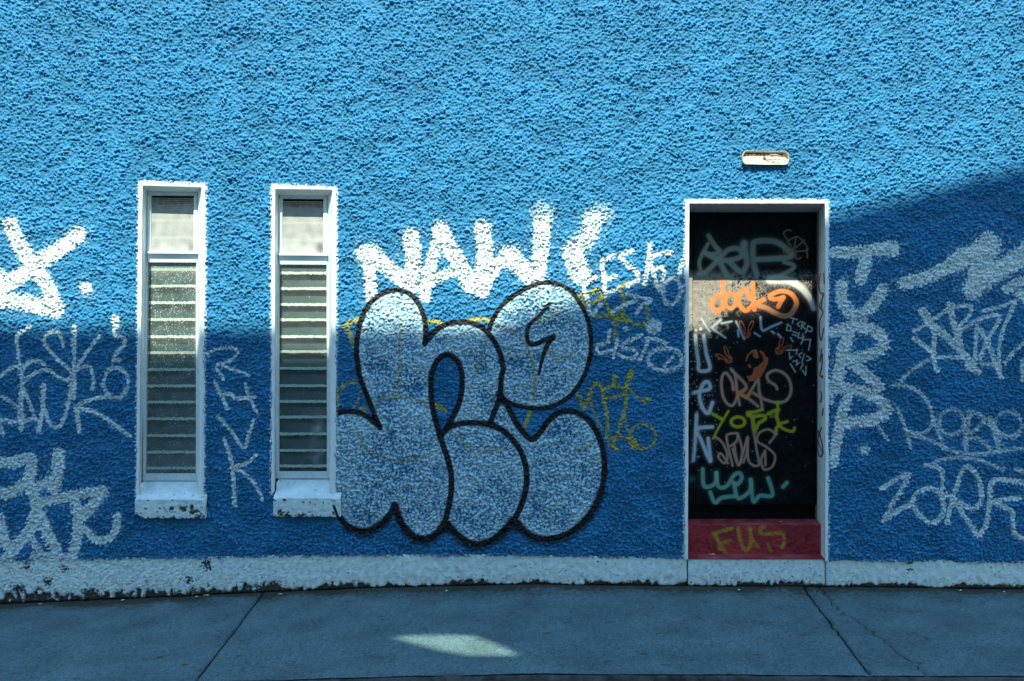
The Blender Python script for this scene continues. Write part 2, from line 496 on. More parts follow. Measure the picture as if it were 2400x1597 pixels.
def slab(xl, xr, gl, gr, n, seed):
    ysl = np.linspace(KERB_Y + 0.012, 0.02, 110)
    L = xl(ysl) + gl; R = xr(ysl) - gr
    t = np.linspace(0, 1, n)[None, :]
    X = L[:, None] * (1 - t) + R[:, None] * t
    Y = np.tile(ysl[:, None], (1, n))
    ny, nx = X.shape
    dx = float((R - L).mean()) / n
    n1 = fnoise(ny, nx, dx, 0.5, 0.6, seed, dz=0.0147)
    n2 = fnoise(ny, nx, dx, 0.10, 0.7, seed + 1, 0.6, dz=0.0147)
    n3 = fnoise(ny, nx, dx, 0.035, 0.6, seed + 2, dz=0.0147)
    edge = np.minimum(X - L[:, None], R[:, None] - X)
    Z = z_ground(X, Y) + 0.0012 * n1 + 0.0005 * n2 + 0.0004 * n3 - 0.006 * np.exp(-edge / 0.005)
    base = np.array([0.140, 0.240, 0.262])
    v = 1.0 + 0.05 * n1 + 0.05 * n2 + 0.05 * n3
    col = base * np.clip(v, 0.5, 1.5)[..., None]
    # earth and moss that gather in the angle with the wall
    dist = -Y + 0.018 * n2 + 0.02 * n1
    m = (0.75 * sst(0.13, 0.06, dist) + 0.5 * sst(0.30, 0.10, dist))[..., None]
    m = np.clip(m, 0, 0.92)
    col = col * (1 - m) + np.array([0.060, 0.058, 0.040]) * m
    # old spots
    r = np.random.default_rng(seed + 5)
    for _ in range(int(20 * (R - L).mean())):
        cx = r.uniform(L.min(), R.max()); cy = r.uniform(KERB_Y, -0.1); rr = r.uniform(0.006, 0.02)
        d = np.hypot((X - cx) * 0.6, Y - cy)
        k = sst(rr, rr * 0.5, d)[..., None] * 0.55
        col = col * (1 - k) + np.array([0.05, 0.05, 0.05]) * k
    # darker worn line by the joints
    k = (0.35 * np.exp(-edge / 0.012))[..., None]
    col = col * (1 - k) + np.array([0.05, 0.045, 0.04]) * k
    return grid_mesh('slab', X, Y, Z, M_SLAB, pav, col=col)
const = lambda v: (lambda Y: np.full_like(np.asarray(Y, float), v))
r1, r2, r3 = rag(1, 0.002), rag(2, 0.004), rag(3, 0.012)
j1 = lambda Y: J1(Y) + r1(Y)
j2 = lambda Y: J2(Y) + r2(Y)
j3 = lambda Y: np.maximum(J3(Y) + r3(Y), J2(Y) + 0.05)
slab(const(-5.2), j1, 0, 0.004, 220, 101)
slab(j1, j2, 0.004, 0.0045, 340, 111)
slab(j2, j3, 0.0045, 0.0015, 40, 121)
slab(j3, const(5.2), 0.0015, 0, 220, 131)

# ------------------------------------------------------------------ the blue building
bld = tag(empty('blue_building', (0, 0.25, 0)), 'bright blue roughcast building front covered with spray painted tags', 'building')
def part(o):
    """parent to the building, keeping world coordinates"""
    o.parent = bld; o.matrix_parent_inverse = bld.matrix_basis.inverted()
    return o

GM = 0.005; GS = GM * 350                                   # grid step in photo pixels
px = np.arange(-70, 2475, GS); py = np.arange(-70, 1345, GS)[::-1]
ny, nx = len(py), len(px)
n1 = fnoise(ny, nx, 5.0, 42.0, 0.4, 11, 0.75)
n2 = fnoise(ny, nx, 5.0, 22.0, 0.33, 12, 0.78)
n3 = fnoise(ny, nx, 5.0, 130.0, 0.6, 13)
n4 = fnoise(ny, nx, 5.0, 420.0, 0.6, 14)
# thrown pebbles: overlapping rounded grains with sharp gaps between them (heights in metres)
def pebbles(pitch, rmin, rmax, seed):
    r = np.random.default_rng(seed)
    st = pitch / GM
    gx, gy = np.meshgrid(np.arange(-1, nx + 1, st), np.arange(-1, ny + 1, st))
    cx = (gx + r.uniform(-.55, .55, gx.shape) * st).ravel(); cy = (gy + r.uniform(-.55, .55, gx.shape) * st).ravel()
    rad = r.uniform(rmin, rmax, cx.shape) / GM; top = r.normal(0, 0.0013, cx.shape)
    asp = r.uniform(0.75, 1.35, cx.shape)
    out = np.full((ny, nx), -0.0085)
    k = int(rmax / GM * 1.35) + 1
    for j in range(-k, k + 1):
        for i in range(-k, k + 1):
            ix = np.round(cx).astype(int) + i; iy = np.round(cy).astype(int) + j
            d2 = ((ix - cx) / asp) ** 2 + ((iy - cy) * asp) ** 2
            ok = (ix >= 0) & (ix < nx) & (iy >= 0) & (iy < ny) & (d2 < rad ** 2)
            h = np.sqrt(np.maximum(rad ** 2 - d2, 0)) * GM * 0.9 + top - 0.0085
            np.maximum.at(out, (iy[ok], ix[ok]), h[ok])
    return out
peb = np.maximum(pebbles(0.0145, 0.0050, 0.0095, 15), pebbles(0.036, 0.006, 0.0115, 16) + 0.0005)
HT = peb + 0.0006 * n2 + 0.0008 * n1
HT = HT - HT.mean()
hh = HT / HT.std()
hn = np.clip(hh / 1.3, -1.2, 0.9)
PX, PY = np.meshgrid(px, py)
X = WX(PX); Z = WZ(PY)
Y = -(HT * 1.6 * (0.9 + 0.2 * np.clip(n3, -2, 2)) + 0.0016 * n3 + 0.002 * n4)

Y = np.minimum(Y, 0.03)
cv = Canvas(px, py, (0.024, 0.218, 0.458), hn, 0.42)
BASE = cv.col.copy()
cv.col *= (1 + 0.06 * np.clip(n3, -2, 2) + 0.06 * np.clip(n4, -2, 2))[..., None]
# bare grey / weathered crumbs
crumb = sst(3.2, 3.7, n2 * 0.7 + n3)[..., None] * 0.45
cv.col = cv.col * (1 - crumb) + np.array([0.30, 0.30, 0.26]) * crumb

A = (0, 400, 2.946); B = (0, 900, 2.946); C = (760, 460, 3.136); Dd = (1160, 460, 3.136); E = (760, 880, 3.367)
Hh = (1900, 340, 2.8); I = (1900, 800, 2.614); J = (1340, 850, 6.271); K = (2080, 540, 4.356); Ll = (0, 480, 5.227); Mm = (0, 1020, 3.921); Nn = (2080, 880, 3.734)
WH = (0.76, 0.91, 0.94); YE = (0.52, 0.47, 0.04); BK = (0.012, 0.012, 0.016)

def px_(fr, pts):
    return [(x / fr[2] + fr[0], y / fr[2] + fr[1]) for x, y in pts]

# old yellow lettering, half buried
for fr, pts, w, a in [
    (C, [(150, 960), (200, 920), (255, 905)], 9, .8), (C, [(165, 960), (195, 1030), (215, 1100)], 9, .7), (C, [(750, 930), (800, 920), (870, 935)], 8, .9),
    (C, [(960, 960), (1030, 985), (1110, 1010)], 8, .7), (C, [(1060, 915), (1130, 905), (1205, 912)], 8, .8),
    (C, [(105, 1568), (105, 1470), (150, 1385), (240, 1370)], 5, .6), (E, [(105, 250), (120, 120), (180, 60), (250, 50)], 5, .6), (E, [(230, 250), (270, 190), (280, 130)], 5, .5),
    (E, [(300, 260), (330, 290)], 9, .7), (E, [(870, 230), (950, 275)], 10, .9), (E, [(1620, 290), (1600, 350), (1575, 410)], 8, .9),
    (J, [(85, 465), (130, 560), (175, 670), (240, 540), (265, 450), (320, 340), (370, 300), (430, 350), (460, 430), (470, 540)], 6.5, .85),
    (J, [(270, 500), (300, 660), (350, 780), (430, 960)], 6, .6), (J, [(465, 540), (510, 700), (525, 900), (520, 1050), (560, 1120)], 6.5, .85),
    (J, [(440, 370), (540, 380), (630, 330), (700, 370), (800, 350), (815, 300)], 6, .8), (J, [(630, 330), (630, 200)], 9, .9), (J, [(870, 140), (815, 300), (800, 480), (780, 700), (720, 880), (670, 1080), (610, 1190)], 7, .8),
    (J, [(875, 140), (840, 220)], 12, .8), (J, [(500, 530), (640, 500), (790, 460)], 6, .75), (J, [(820, 370), (900, 450), (980, 520), (1090, 570)], 6, .75), (J, [(1080, 575), (1125, 545)], 9, .9),
    (J, [(770, 740), (810, 950), (850, 1060)], 4.5, .6), (J, [(500, 1110), (680, 1105), (840, 1120)], 6, .7), (J, [(560, 1220), (630, 1245), (690, 1290)], 7, .85),
    (Dd, [(680, 720), (745, 690)], 9, .85), (Dd, [(745, 690), (795, 735), (700, 795)], 7, .8), (Dd, [(790, 740), (840, 860), (720, 885)], 7, .8), (Dd, [(850, 880), (950, 910)], 14, .9),
    (Dd, [(880, 910), (885, 1060)], 7, .7), (Dd, [(1000, 635), (930, 660), (920, 700), (950, 760), (930, 870)], 8, .8), (Dd, [(940, 870), (1010, 930), (1090, 950), (1130, 880), (1110, 790)], 7, .75),
    (Dd, [(610, 735), (660, 730)], 9, .8), (Dd, [(640, 760), (700, 840)], 7, .6)]:
    cv.stroke(pts, w * 1.1, YE, a, fr)
cv.ellipse((1045, 1085), 185, 180, 6, YE, .8, J); cv.stroke([(880, 1150), (940, 1220)], 17, YE, .95, J)

# broad white letters NAWE
for fr, pts, w in [
    (C, [(350, 770), (335, 600), (325, 440)], 28), (C, [(285, 425), (345, 410), (460, 520), (640, 665)], 35), (C, [(640, 300), (650, 460), (640, 650)], 38),
    (C, [(740, 740), (745, 640), (790, 480), (855, 260)], 27), (C, [(855, 250), (920, 380), (1000, 510), (1075, 655)], 38), (C, [(740, 650), (850, 590), (1000, 545)], 25),
    (C, [(1165, 240), (1180, 380), (1175, 520), (1130, 620)], 38), (C, [(1165, 700), (1195, 610), (1290, 490), (1370, 430)], 30), (C, [(1370, 430), (1460, 540), (1560, 640)], 38),
    (Dd, [(95, 430), (190, 530), (310, 620)], 38), (Dd, [(350, 190), (335, 400), (310, 610)], 36), (C, [(1060, 640), (1160, 690)], 26)]:
    cv.stroke(pts, w, WH, .96, fr, over=.18, soft=.3)
cv.stroke([(720, 190), (690, 290), (600, 380)], 40, WH, .72, Dd, soft=.6); cv.stroke([(570, 420), (600, 500), (625, 570)], 45, WH, .96, Dd, soft=.35)
cv.stroke([(350, 190), (350, 120)], 44, WH, .4, Dd, soft=.8); cv.stroke([(720, 190), (780, 130)], 46, WH, .35, Dd, soft=.8)

# the bubble letters: pale fill, then black outline
S1 = px_(E, [(440, 415), (380, 270), (330, 140), (285, 20)]) + px_(C, [(255, 1300), (238, 1130), (250, 1000), (285, 870), (350, 775), (440, 712), (530, 692), (620, 715), (690, 790), (730, 880), (745, 970), (740, 1085)])
S2 = px_(C, [(740, 1080), (790, 1020), (860, 960), (950, 930), (1050, 928), (1150, 962), (1230, 1040), (1290, 1150), (1315, 1270)]) + px_(E, [(1398, 10), (1385, 170), (1350, 270), (1310, 370)])
S3 = px_(E, [(915, 480), (870, 330), (845, 180), (842, 20)]) + px_(C, [(795, 1290), (830, 1210), (880, 1170), (930, 1172), (980, 1215), (1008, 1290)]) + px_(E, [(1088, 30), (1085, 120), (1060, 230), (1010, 340), (955, 440)])
S4 = px_(E, [(925, 470), (970, 420), (1060, 385), (1180, 375), (1300, 390), (1400, 430), (1480, 500), (1550, 600), (1590, 720), (1597, 850), (1570, 980), (1520, 1100), (1440, 1200), (1340, 1290), (1230, 1332), (1130, 1315), (1040, 1245), (975, 1170)])
ST = px_(E, [(905, 460), (940, 560), (980, 680), (1003, 800), (1003, 900), (985, 1020), (965, 1110), (945, 1180)])
S5 = px_(E, [(80, 1020), (120, 1110), (180, 1185), (260, 1225), (345, 1225), (430, 1185), (500, 1120), (550, 1040)])
S5b = px_(E, [(555, 1035), (585, 1120), (640, 1210), (720, 1275), (800, 1288), (880, 1255), (945, 1175)])
S6 = px_(E, [(80, 340), (110, 300), (180, 285), (270, 295), (350, 335), (430, 400)])
S7 = px_(C, [(1212, 985), (1235, 915), (1290, 825), (1380, 742), (1480, 682)]) + px_(Dd, [(314, 645), (390, 636), (470, 648), (560, 702), (620, 780), (670, 870), (700, 990), (706, 1110), (690, 1220), (655, 1320)]) + px_(E, [(2000, 90), (1930, 170), (1830, 232), (1720, 262), (1600, 255), (1480, 225), (1410, 180)])
S9 = px_(E, [(1420, 200), (1470, 290), (1530, 400), (1630, 505), (1700, 455), (1760, 370), (1840, 302), (1920, 285), (2000, 298), (2090, 360), (2160, 470), (2200, 600), (2212, 760), (2185, 920), (2120, 1060), (2030, 1170), (1920, 1250), (1790, 1290), (1680, 1282), (1590, 1235), (1515, 1155)])
cm = lambda p: [tuple(q) for q in catmull(p)]
polyA = cm(S1) + cm(S2) + cm(S4[:6])[::-1] + cm(ST) + cm(S5b)[::-1] + cm(S5)[::-1] + [(786, 1186), (786, 985)] + cm(S6)
polyB = cm(S4) + cm(ST)[::-1]
polyC = cm(S7)
polyD = cm(S9) + cm(S4[5:13])[::-1] + px_(E, [(1330, 345), (1395, 210)])
fillm = cv.inside(polyA) & ~cv.inside(cm(S3))
fillm |= cv.inside(polyB) | cv.inside(polyC) | cv.inside(polyD)
dens = 0.63 + 0.07 * np.clip(n4, -2, 2) + 0.07 * np.clip(n3, -2, 2)
# heavier paint just inside the outline
dm = np.zeros((ny, nx))
c2 = Canvas(px, py, (0, 0, 0))
for s in (S1, S2, S3, S4, ST, S5, S5b, S6, S7, S9):
    c2.stroke(s, 36, (1, 1, 1), .5, soft=.9, over=0)
dens = np.clip(dens + 0.30 * c2.col[..., 0], 0, 1)
cov = fillm * dens
cv.apply(slice(0, ny), slice(0, nx), cov, (0.54, 0.80, 0.92), 0.97, 0.22)
for pts, fr in [([(560, 900), (555, 1100), (545, 1460)], C), ([(390, 210), (480, 180), (590, 165), (700, 190), (820, 215)], E), ([(300, 560), (430, 640), (620, 680), (800, 640), (880, 600)], E), ([(1060, 460), (1120, 560), (1250, 610), (1420, 570)], E),
                ([(60, 970), (140, 1010), (210, 1060), (260, 1170), (290, 1290), (290, 1500)], Dd), ([(300, 940), (400, 880), (480, 850)], Dd), ([(390, 1130), (440, 1190), (520, 1190), (590, 1140)], Dd), ([(1180, 1100), (1130, 1250), (1110, 1330)], C), ([(2010, 590), (2110, 540)], E), ([(260, 430), (300, 520)], E), ([(1655, 10), (1655, 120), (1640, 210)], E)]:
    cv.stroke(pts, 6, (0.46, 0.42, 0.16), .6, fr)
for s, w in ((S1, 12.5), (S2, 13), (S3, 13.5), (ST, 14), (S4, 14), (S5, 14), (S5b, 16), (S6, 13), (S7, 11), (S9, 14)):
    cv.stroke(s, w, BK, .98, over=.12, soft=.28, rough=.2)
for s in (S5[2:7], S5b[2:], S4[12:], S9[13:]):                     # soft over-spray under the letters
    cv.stroke([(x, y + 4) for x, y in s], 22, BK, .7, over=.25, soft=.7, rough=.25)
cv.stroke([(400, 790), (325, 880), (255, 945), (235, 1015), (250, 1082), (300, 1088), (365, 1058), (430, 1038)], 8, BK, .97, Dd, taper=12, rough=.2)
cv.stroke([(430, 1035), (385, 1095), (350, 1190), (322, 1310)], 13, BK, .97, Dd, taper=6, rough=.2)
cv.stroke([(555, 1035), (590, 1130)], 20, BK, .9, E); cv.stroke([(945, 1175), (960, 1210)], 18, BK, .9, E); cv.stroke([(1480, 1150), (1515, 1190)], 22, BK, .9, E); cv.stroke([(1385, 150), (1405, 200)], 18, BK, .95, E)

# white tags
T = [
    # far left star
    (Ll, [(130, 250), (230, 480), (380, 700), (560, 960), (680, 1230)], 34, .88), (Ll, [(960, 370), (820, 480), (640, 610), (420, 740)], 36, .9), (Ll, [(440, 740), (250, 870), (20, 1010), (-60, 1060)], 36, .92),
    (Ll, [(-60, 1160), (200, 1180), (420, 1230), (680, 1290)], 36, .95), (Ll, [(-30, 850), (20, 880)], 26, .8),
    # esko
    (A, [(205, 1080), (125, 1130), (112, 1185), (130, 1280), (150, 1440), (150, 1567)], 8, .85), (A, [(0, 1420), (60, 1375), (130, 1350)], 8, .8), (A, [(150, 1400), (180, 1340), (240, 1312), (305, 1335)], 9, .8),
    (A, [(160, 1465), (240, 1400), (330, 1375), (400, 1430), (460, 1445), (500, 1410), (470, 1370), (330, 1230), (302, 1170), (340, 1120), (400, 1118), (430, 1170), (435, 1215)], 8, .85),
    (A, [(515, 1080), (512, 1300), (510, 1567)], 9, .85), (A, [(685, 1145), (610, 1240), (540, 1345)], 8, .85), (A, [(530, 1375), (580, 1355), (625, 1365), (645, 1460), (635, 1510)], 8, .85),
    (A, [(795, 1020), (800, 1070)], 15, .95), (A, [(800, 1060), (785, 1130), (865, 1175), (780, 1300), (825, 1310)], 8, .85),
    # pauk
    (A, [(300, 1490), (300, 1560)], 9, .8), (B, [(150, 20), (140, 130), (150, 310)], 11, .8), (B, [(20, 90), (90, 140), (160, 220)], 9, .6), (B, [(150, 20), (200, 130), (240, 240)], 9, .8), (B, [(-10, 240), (110, 265), (240, 240)], 9, .8),
    (B, [(300, 10), (295, 180), (265, 320)], 11, .85), (B, [(300, 150), (340, 260), (385, 300), (430, 270), (470, 150), (490, 0)], 9, .8), (B, [(530, 170), (545, 330)], 11, .8),
    (B, [(770, 92), (640, 105), (530, 165), (650, 190), (760, 260), (895, 360)], 9, .85), (B, [(0, 280), (20, 350)], 10, .7), (B, [(500, 100), (510, 20)], 9, .7),
    # heavy lower left tag
    (Mm, [(-20, 250), (120, 250), (260, 210), (290, 260), (270, 380), (200, 470), (60, 540), (-20, 520)], 26, .8), (Mm, [(540, 180), (530, 330), (490, 480)], 29, .85), (Mm, [(380, 460), (480, 420)], 24, .7), (Mm, [(260, 440), (320, 560), (330, 720), (270, 880), (150, 1020), (60, 1140)], 27, .82),
    (Mm, [(370, 620), (560, 580), (760, 540), (950, 510)], 22, .85), (Mm, [(940, 520), (860, 640), (760, 740)], 26, .85), (Mm, [(700, 640), (720, 780), (700, 980), (660, 1120)], 24, .88),
    (Mm, [(-10, 760), (30, 960), (90, 1050)], 26, .85), (Mm, [(370, 740), (430, 900), (510, 1040)], 26, .88), (Mm, [(250, 900), (310, 990), (360, 1050)], 18, .8), (Mm, [(700, 830), (790, 880), (880, 960), (980, 960), (1060, 880), (1080, 740)], 17, .9), (Mm, [(330, 1110), (480, 1130), (660, 1140)], 26, .7),
    # revk
    (A, [(1430, 1260), (1530, 1225), (1640, 1240), (1600, 1305), (1495, 1345)], 7, .75), (A, [(1490, 1360), (1545, 1440)], 7, .8), (A, [(1540, 1350), (1630, 1380), (1720, 1410)], 7, .75), (A, [(1440, 1290), (1430, 1260)], 6, .6),
    (A, [(1480, 1460), (1530, 1560)], 7, .8), (B, [(1490, 0), (1530, 80), (1570, 170)], 8, .85), (B, [(1530, 75), (1600, 70), (1625, 100), (1760, 90)], 8, .85), (A, [(1690, 1470), (1710, 1530)], 7, .8), (B, [(1690, 10), (1720, 90), (1780, 210)], 7, .8),
    (B, [(1750, 250), (1715, 360), (1680, 440), (1590, 320), (1510, 230)], 8, .9), (B, [(1545, 385), (1590, 500), (1610, 640), (1620, 840)], 9, .9), (B, [(1770, 490), (1700, 550), (1600, 578), (1680, 610), (1760, 690), (1812, 795)], 8, .9),
    # eesko
    (Dd, [(745, 590), (668, 645), (660, 700), (690, 790), (700, 870), (780, 790)], 9, .95), (Dd, [(870, 440), (790, 480), (800, 600), (812, 735)], 10, .95), (Dd, [(890, 592), (820, 612)], 10, .9), (Dd, [(815, 725), (910, 670)], 9, .9),
    (Dd, [(1010, 405), (925, 440), (960, 490), (1040, 560), (1050, 612), (975, 660)], 10, .95), (Dd, [(1140, 355), (1125, 500), (1100, 650)], 10, .95), (Dd, [(1300, 415), (1150, 450), (1165, 560), (1205, 690)], 10, .95), (Dd, [(1170, 545), (1215, 520), (1245, 560), (1215, 680)], 8, .85),
    (Dd, [(1380, 470), (1352, 580)], 9, .85), (Dd, [(860, 850), (970, 790), (1040, 770)], 8, .85), (Dd, [(970, 720), (1060, 745), (1150, 762), (1085, 800), (1040, 860)], 8, .85),
    (Dd, [(840, 990), (825, 1080), (760, 1092), (762, 1150), (870, 1135)], 8, .85), (Dd, [(900, 1050), (870, 1190)], 7, .85), (Dd, [(1080, 1020), (960, 1080), (935, 1110), (1030, 1135), (1035, 1175), (980, 1195), (905, 1160)], 8, .85),
    (Dd, [(1110, 1045), (1185, 1050), (1260, 1085)], 8, .85), (Dd, [(1130, 1050), (1100, 1130), (1060, 1210)], 8, .8), (Dd, [(1245, 1250), (1310, 1180)], 7, .8),
    # turp
    (Hh, [(155, 705), (350, 700), (450, 680), (550, 672)], 27, .86), (Hh, [(450, 700), (555, 700)], 22, .8), (Hh, [(370, 720), (330, 880)], 28, .85), (Hh, [(205, 915), (205, 1020), (285, 1120), (370, 1090), (470, 955)], 28, .88),
    (Hh, [(150, 1230), (270, 1195), (410, 1215), (480, 1300), (410, 1370), (250, 1405)], 27, .88), (Hh, [(250, 1230), (205, 1400), (165, 1568)], 28, .88), (I, [(255, 140), (340, 200), (420, 280)], 26, .88), (I, [(200, 30), (165, 260)], 27, .86),
    (I, [(110, 300), (220, 290), (350, 320), (460, 410), (400, 475), (210, 505)], 26, .88), (I, [(235, 320), (180, 500), (140, 740)], 24, .86), (I, [(115, 310), (125, 370)], 14, .7), (I, [(410, 520), (475, 605)], 7, .6),
    # scrawl by the right edge
    (K, [(170, 540), (420, 470), (700, 330), (980, 170)], 30, .85), (K, [(700, 330), (900, 230), (1040, 130)], 46, .85), (K, [(1040, 180), (980, 330), (920, 450)], 46, .8), (K, [(870, 600), (1060, 460), (1260, 340), (1420, 230)], 46, .85), (K, [(900, 560), (960, 400)], 40, .75), (K, [(1220, 600), (1330, 540), (1450, 500)], 22, .75), (K, [(1360, 640), (1450, 720)], 26, .75),
    (K, [(360, 830), (420, 940)], 20, .8), (K, [(420, 940), (560, 1050), (700, 1180), (800, 1290), (880, 1380)], 18, .75), (K, [(270, 1030), (400, 960), (540, 860), (640, 790)], 9, .75), (K, [(630, 760), (660, 880), (710, 1060), (760, 1220)], 14, .75),
    (K, [(270, 1110), (380, 1180), (470, 1260)], 11, .8), (K, [(470, 1000), (480, 1160), (470, 1300), (500, 1430)], 11, .8), (K, [(130, 1540), (260, 1420), (470, 1310), (700, 1300), (830, 1310)], 8, .7), (K, [(620, 800), (750, 770), (840, 780), (840, 860), (740, 980), (710, 1060)], 8, .75),
    (K, [(740, 1040), (880, 940), (1020, 880), (1140, 870), (1100, 990), (1010, 1130), (950, 1280), (830, 1390)], 9, .75), (K, [(910, 980), (895, 1280)], 9, .7), (K, [(930, 1000), (1000, 1100), (1060, 1260), (1130, 1420), (1160, 1500)], 11, .75), (K, [(1300, 720), (1230, 900), (1160, 1080), (1140, 1300), (1150, 1480)], 9, .75),
    (K, [(1394, 1150), (1290, 1240), (1200, 1360)], 8, .75), (K, [(980, 820), (1120, 790), (1290, 730)], 9, .65), (K, [(960, 1360), (1110, 1370)], 9, .65), (K, [(1380, 1330), (1380, 1530)], 9, .7), (K, [(820, 1390), (930, 1440)], 16, .7),
    # poor
    (Nn, [(50, 90), (160, 90), (280, 150), (360, 250), (395, 370), (380, 450), (300, 510), (160, 490)], 8, .6), (Nn, [(90, 290), (140, 420), (180, 540), (205, 630)], 8, .6), (Nn, [(395, 370), (440, 480), (490, 640)], 9, .55), (Nn, [(720, 330), (690, 480), (690, 650)], 12, .55),
    (Nn, [(720, 340), (800, 340), (850, 390), (780, 470), (690, 520)], 8, .55), (Nn, [(900, 380), (940, 480), (980, 660)], 13, .55), (Nn, [(210, 520), (400, 580), (560, 660), (800, 690), (980, 660), (1195, 640)], 9, .5), (Nn, [(430, 745), (600, 720), (780, 735), (900, 780), (1010, 820)], 8, .55),
    (Nn, [(690, 560), (780, 550), (900, 640)], 9, .5), (Nn, [(860, 420), (1000, 510), (1110, 560)], 7, .5), (Nn, [(1120, 820), (1195, 850)], 8, .6),
    # zorf
    (I, [(435, 905), (520, 850), (600, 815), (560, 900), (500, 1000), (450, 1100), (530, 1040), (615, 1000)], 11, .72), (Nn, [(220, 1110), (260, 1030), (370, 985), (450, 1030), (490, 1130), (480, 1220), (400, 1290), (320, 1260), (230, 1160), (200, 1130)], 11, .75), (Nn, [(330, 785), (400, 790), (470, 840), (480, 950), (470, 1050)], 10, .72),
    (Nn, [(520, 1290), (560, 1130), (610, 960), (660, 830), (710, 805), (790, 880), (822, 1000), (815, 1110), (740, 1170), (640, 1120), (560, 1070), (500, 1040)], 11, .75), (Nn, [(570, 1070), (650, 1200), (740, 1330), (800, 1400), (870, 1290), (895, 1130), (905, 960), (950, 915), (1100, 925), (1195, 950), (1300, 1050)], 11, .75),
    (Nn, [(1150, 1075), (1040, 1085), (935, 1110), (1060, 1170), (1100, 1220), (1105, 1370), (1195, 1430)], 11, .72)]
for fr, pts, w, a in T:
    cv.stroke(pts, w, WH, min(1, a * 1.18), fr, over=.2, soft=.36)
cv.dot((1050, 1025), 78, WH, .95, Ll); cv.ellipse((800, 1465), 85, 105, 8, WH, .85, A); cv.ellipse((1300, 700), 62, 100, 9, WH, .85, Dd, rot=.18)
cv.dot((960, 975), 18, WH, .85, Dd); cv.dot((1165, 960), 36, WH, .7, Dd); cv.ellipse((1165, 960), 45, 42, 8, WH, .8, Dd); cv.ellipse((1250, 1200), 125, 82, 9, WH, .85, Dd)
cv.dot((330, 670), 28, WH, .9, I); cv.ellipse((560, 410), 110, 110, 8, WH, .55, Nn); cv.ellipse((1060, 430), 115, 110, 8, WH, .5, Nn)

# ragged white paint round the openings, and flecks along the foot
def quad_dist(q):
    d = None
    for i in range(4):
        Pq, Qq = np.array(q[i], float), np.array(q[(i + 1) % 4], float)
        ab = Qq - Pq; L = (ab ** 2).sum()
        t = np.clip(((PX - Pq[0]) * ab[0] + (PY - Pq[1]) * ab[1]) / L, 0, 1)
        dd = np.hypot(PX - Pq[0] - t * ab[0], PY - Pq[1] - t * ab[1])
        d = dd if d is None else np.minimum(d, dd)
    return d
holes = np.zeros((ny, nx), bool)
for q in [w['FO'] for w in WIN] + [DOOR_FO]:
    x0, x1 = min(p[0] for p in q) - 40, max(p[0] for p in q) + 40
    y0, y1 = min(p[1] for p in q) - 40, max(p[1] for p in q) + 40
    dd = quad_dist(q); ins = cv.inside(q)
    m = (sst(4.0, 0.5, dd + 1.8 * n2 - 1.2 * hn) * ~ins)[..., None]
    cv.col = cv.col * (1 - m) + np.array(WH) * m
    holes |= ins & (dd > 5.0)
    tuck = ins & (dd > 2.2)
    Y[tuck] = np.maximum(Y[tuck], 0.012)
fleck = (sst(3.0, 3.3, n2 + 0.5 * n1) * sst(1235, 1300, PY))[..., None] * .7
cv.col = cv.col * (1 - fleck) + np.array(WH) * fleck
# lower edge of the roughcast tucks in behind the plinth face
edge = PL_TOP(PX) + 1.6 * n1 + 1.2 * n2
under = PY > edge
Y = np.where(under, 0.05, Y)
thr = ((PX > 1613) & (PX < 1935) & (PY > 1290))
holes |= thr
wet = (sst(3, 0, np.abs(PY - edge)) * 0.35)[..., None]
cv.col = cv.col * (1 - wet) + np.array(WH) * wet * 0.9
fm = ~(holes[:-1, :-1] & holes[1:, 1:] & holes[:-1, 1:] & holes[1:, :-1])
wall = part(grid_mesh('roughcast_wall', X, Y, Z, M_WALL, col=cv.col, mask=fm))
wall['label'] = 'sky blue roughcast coat with white, black and yellow spray lettering'

# the same coat beyond the picture, in a coarser mesh
def coarse(x0, x1, z0, z1, seed):
    nxc, nzc = int((x1 - x0) / 0.03) + 1, int((z1 - z0) / 0.03) + 1
    xa, za = np.linspace(x0, x1, nxc), np.linspace(z0, z1, nzc)
    Xc, Zc = np.meshgrid(xa, za)
    n = fnoise(nzc, nxc, 0.03, 0.08, 0.5, seed)
    col = np.ones((nzc, nxc, 3)) * np.array((0.020, 0.185, 0.39))  # base darkened to stand in for shade between the pebbles
    return part(grid_mesh('roughcast_wall', Xc, -0.003 - 0.002 * n, Zc, M_COARSE, col=col))
xl, xr, zt = float(X.min()), float(X.max()), float(Z.max())
coarse(-8, xl + 0.01, 0.165, 6.4, 1); coarse(xr - 0.01, 8, 0.165, 6.4, 2); coarse(xl + 0.012, xr - 0.012, zt - 0.006, 6.4, 3)

# masonry behind the coat, pierced for the openings, and the dark rooms inside
ops = []
for w in WIN:
    q = w['FO']
    ops.append((WX(min(p[0] for p in q)), WX(max(p[0] for p in q)), WZ(w['sill'][2]), WZ(min(p[1] for p in q))))
ops.append((WX(1606), WX(1950), -0.4, WZ(474)))
cx0 = -8.0
for i, (a, b, z0, z1) in enumerate(ops):
    part(box('wall_core', cx0, a, 0.055, 0.42, -0.4, 6.4, M_CORE))
    if z0 > 0: part(box('wall_core', a, b, 0.055, 0.42, -0.4, z0, M_CORE))
    part(box('wall_core', a, b, 0.055, 0.42, z1, 6.4, M_CORE))
    cx0 = b
part(box('wall_core', cx0, 8.0, 0.055, 0.42, -0.4, 6.4, M_CORE))
part(box('room_back', -8, 8, 2.4, 2.6, -0.4, 6.4, M_ROOM))
part(box('room_ceiling', -8, 8, 0.42, 2.4, 3.3, 3.5, M_ROOM))
part(box('room_floor', -8, 8, 0.42, 2.4, -0.4, 0.1, M_ROOM))
part(box('room_wall', -8, -7.8, 0.42, 2.4, 0.1, 3.3, M_ROOM)); part(box('room_wall', 7.8, 8, 0.42, 2.4, 0.1, 3.3, M_ROOM))
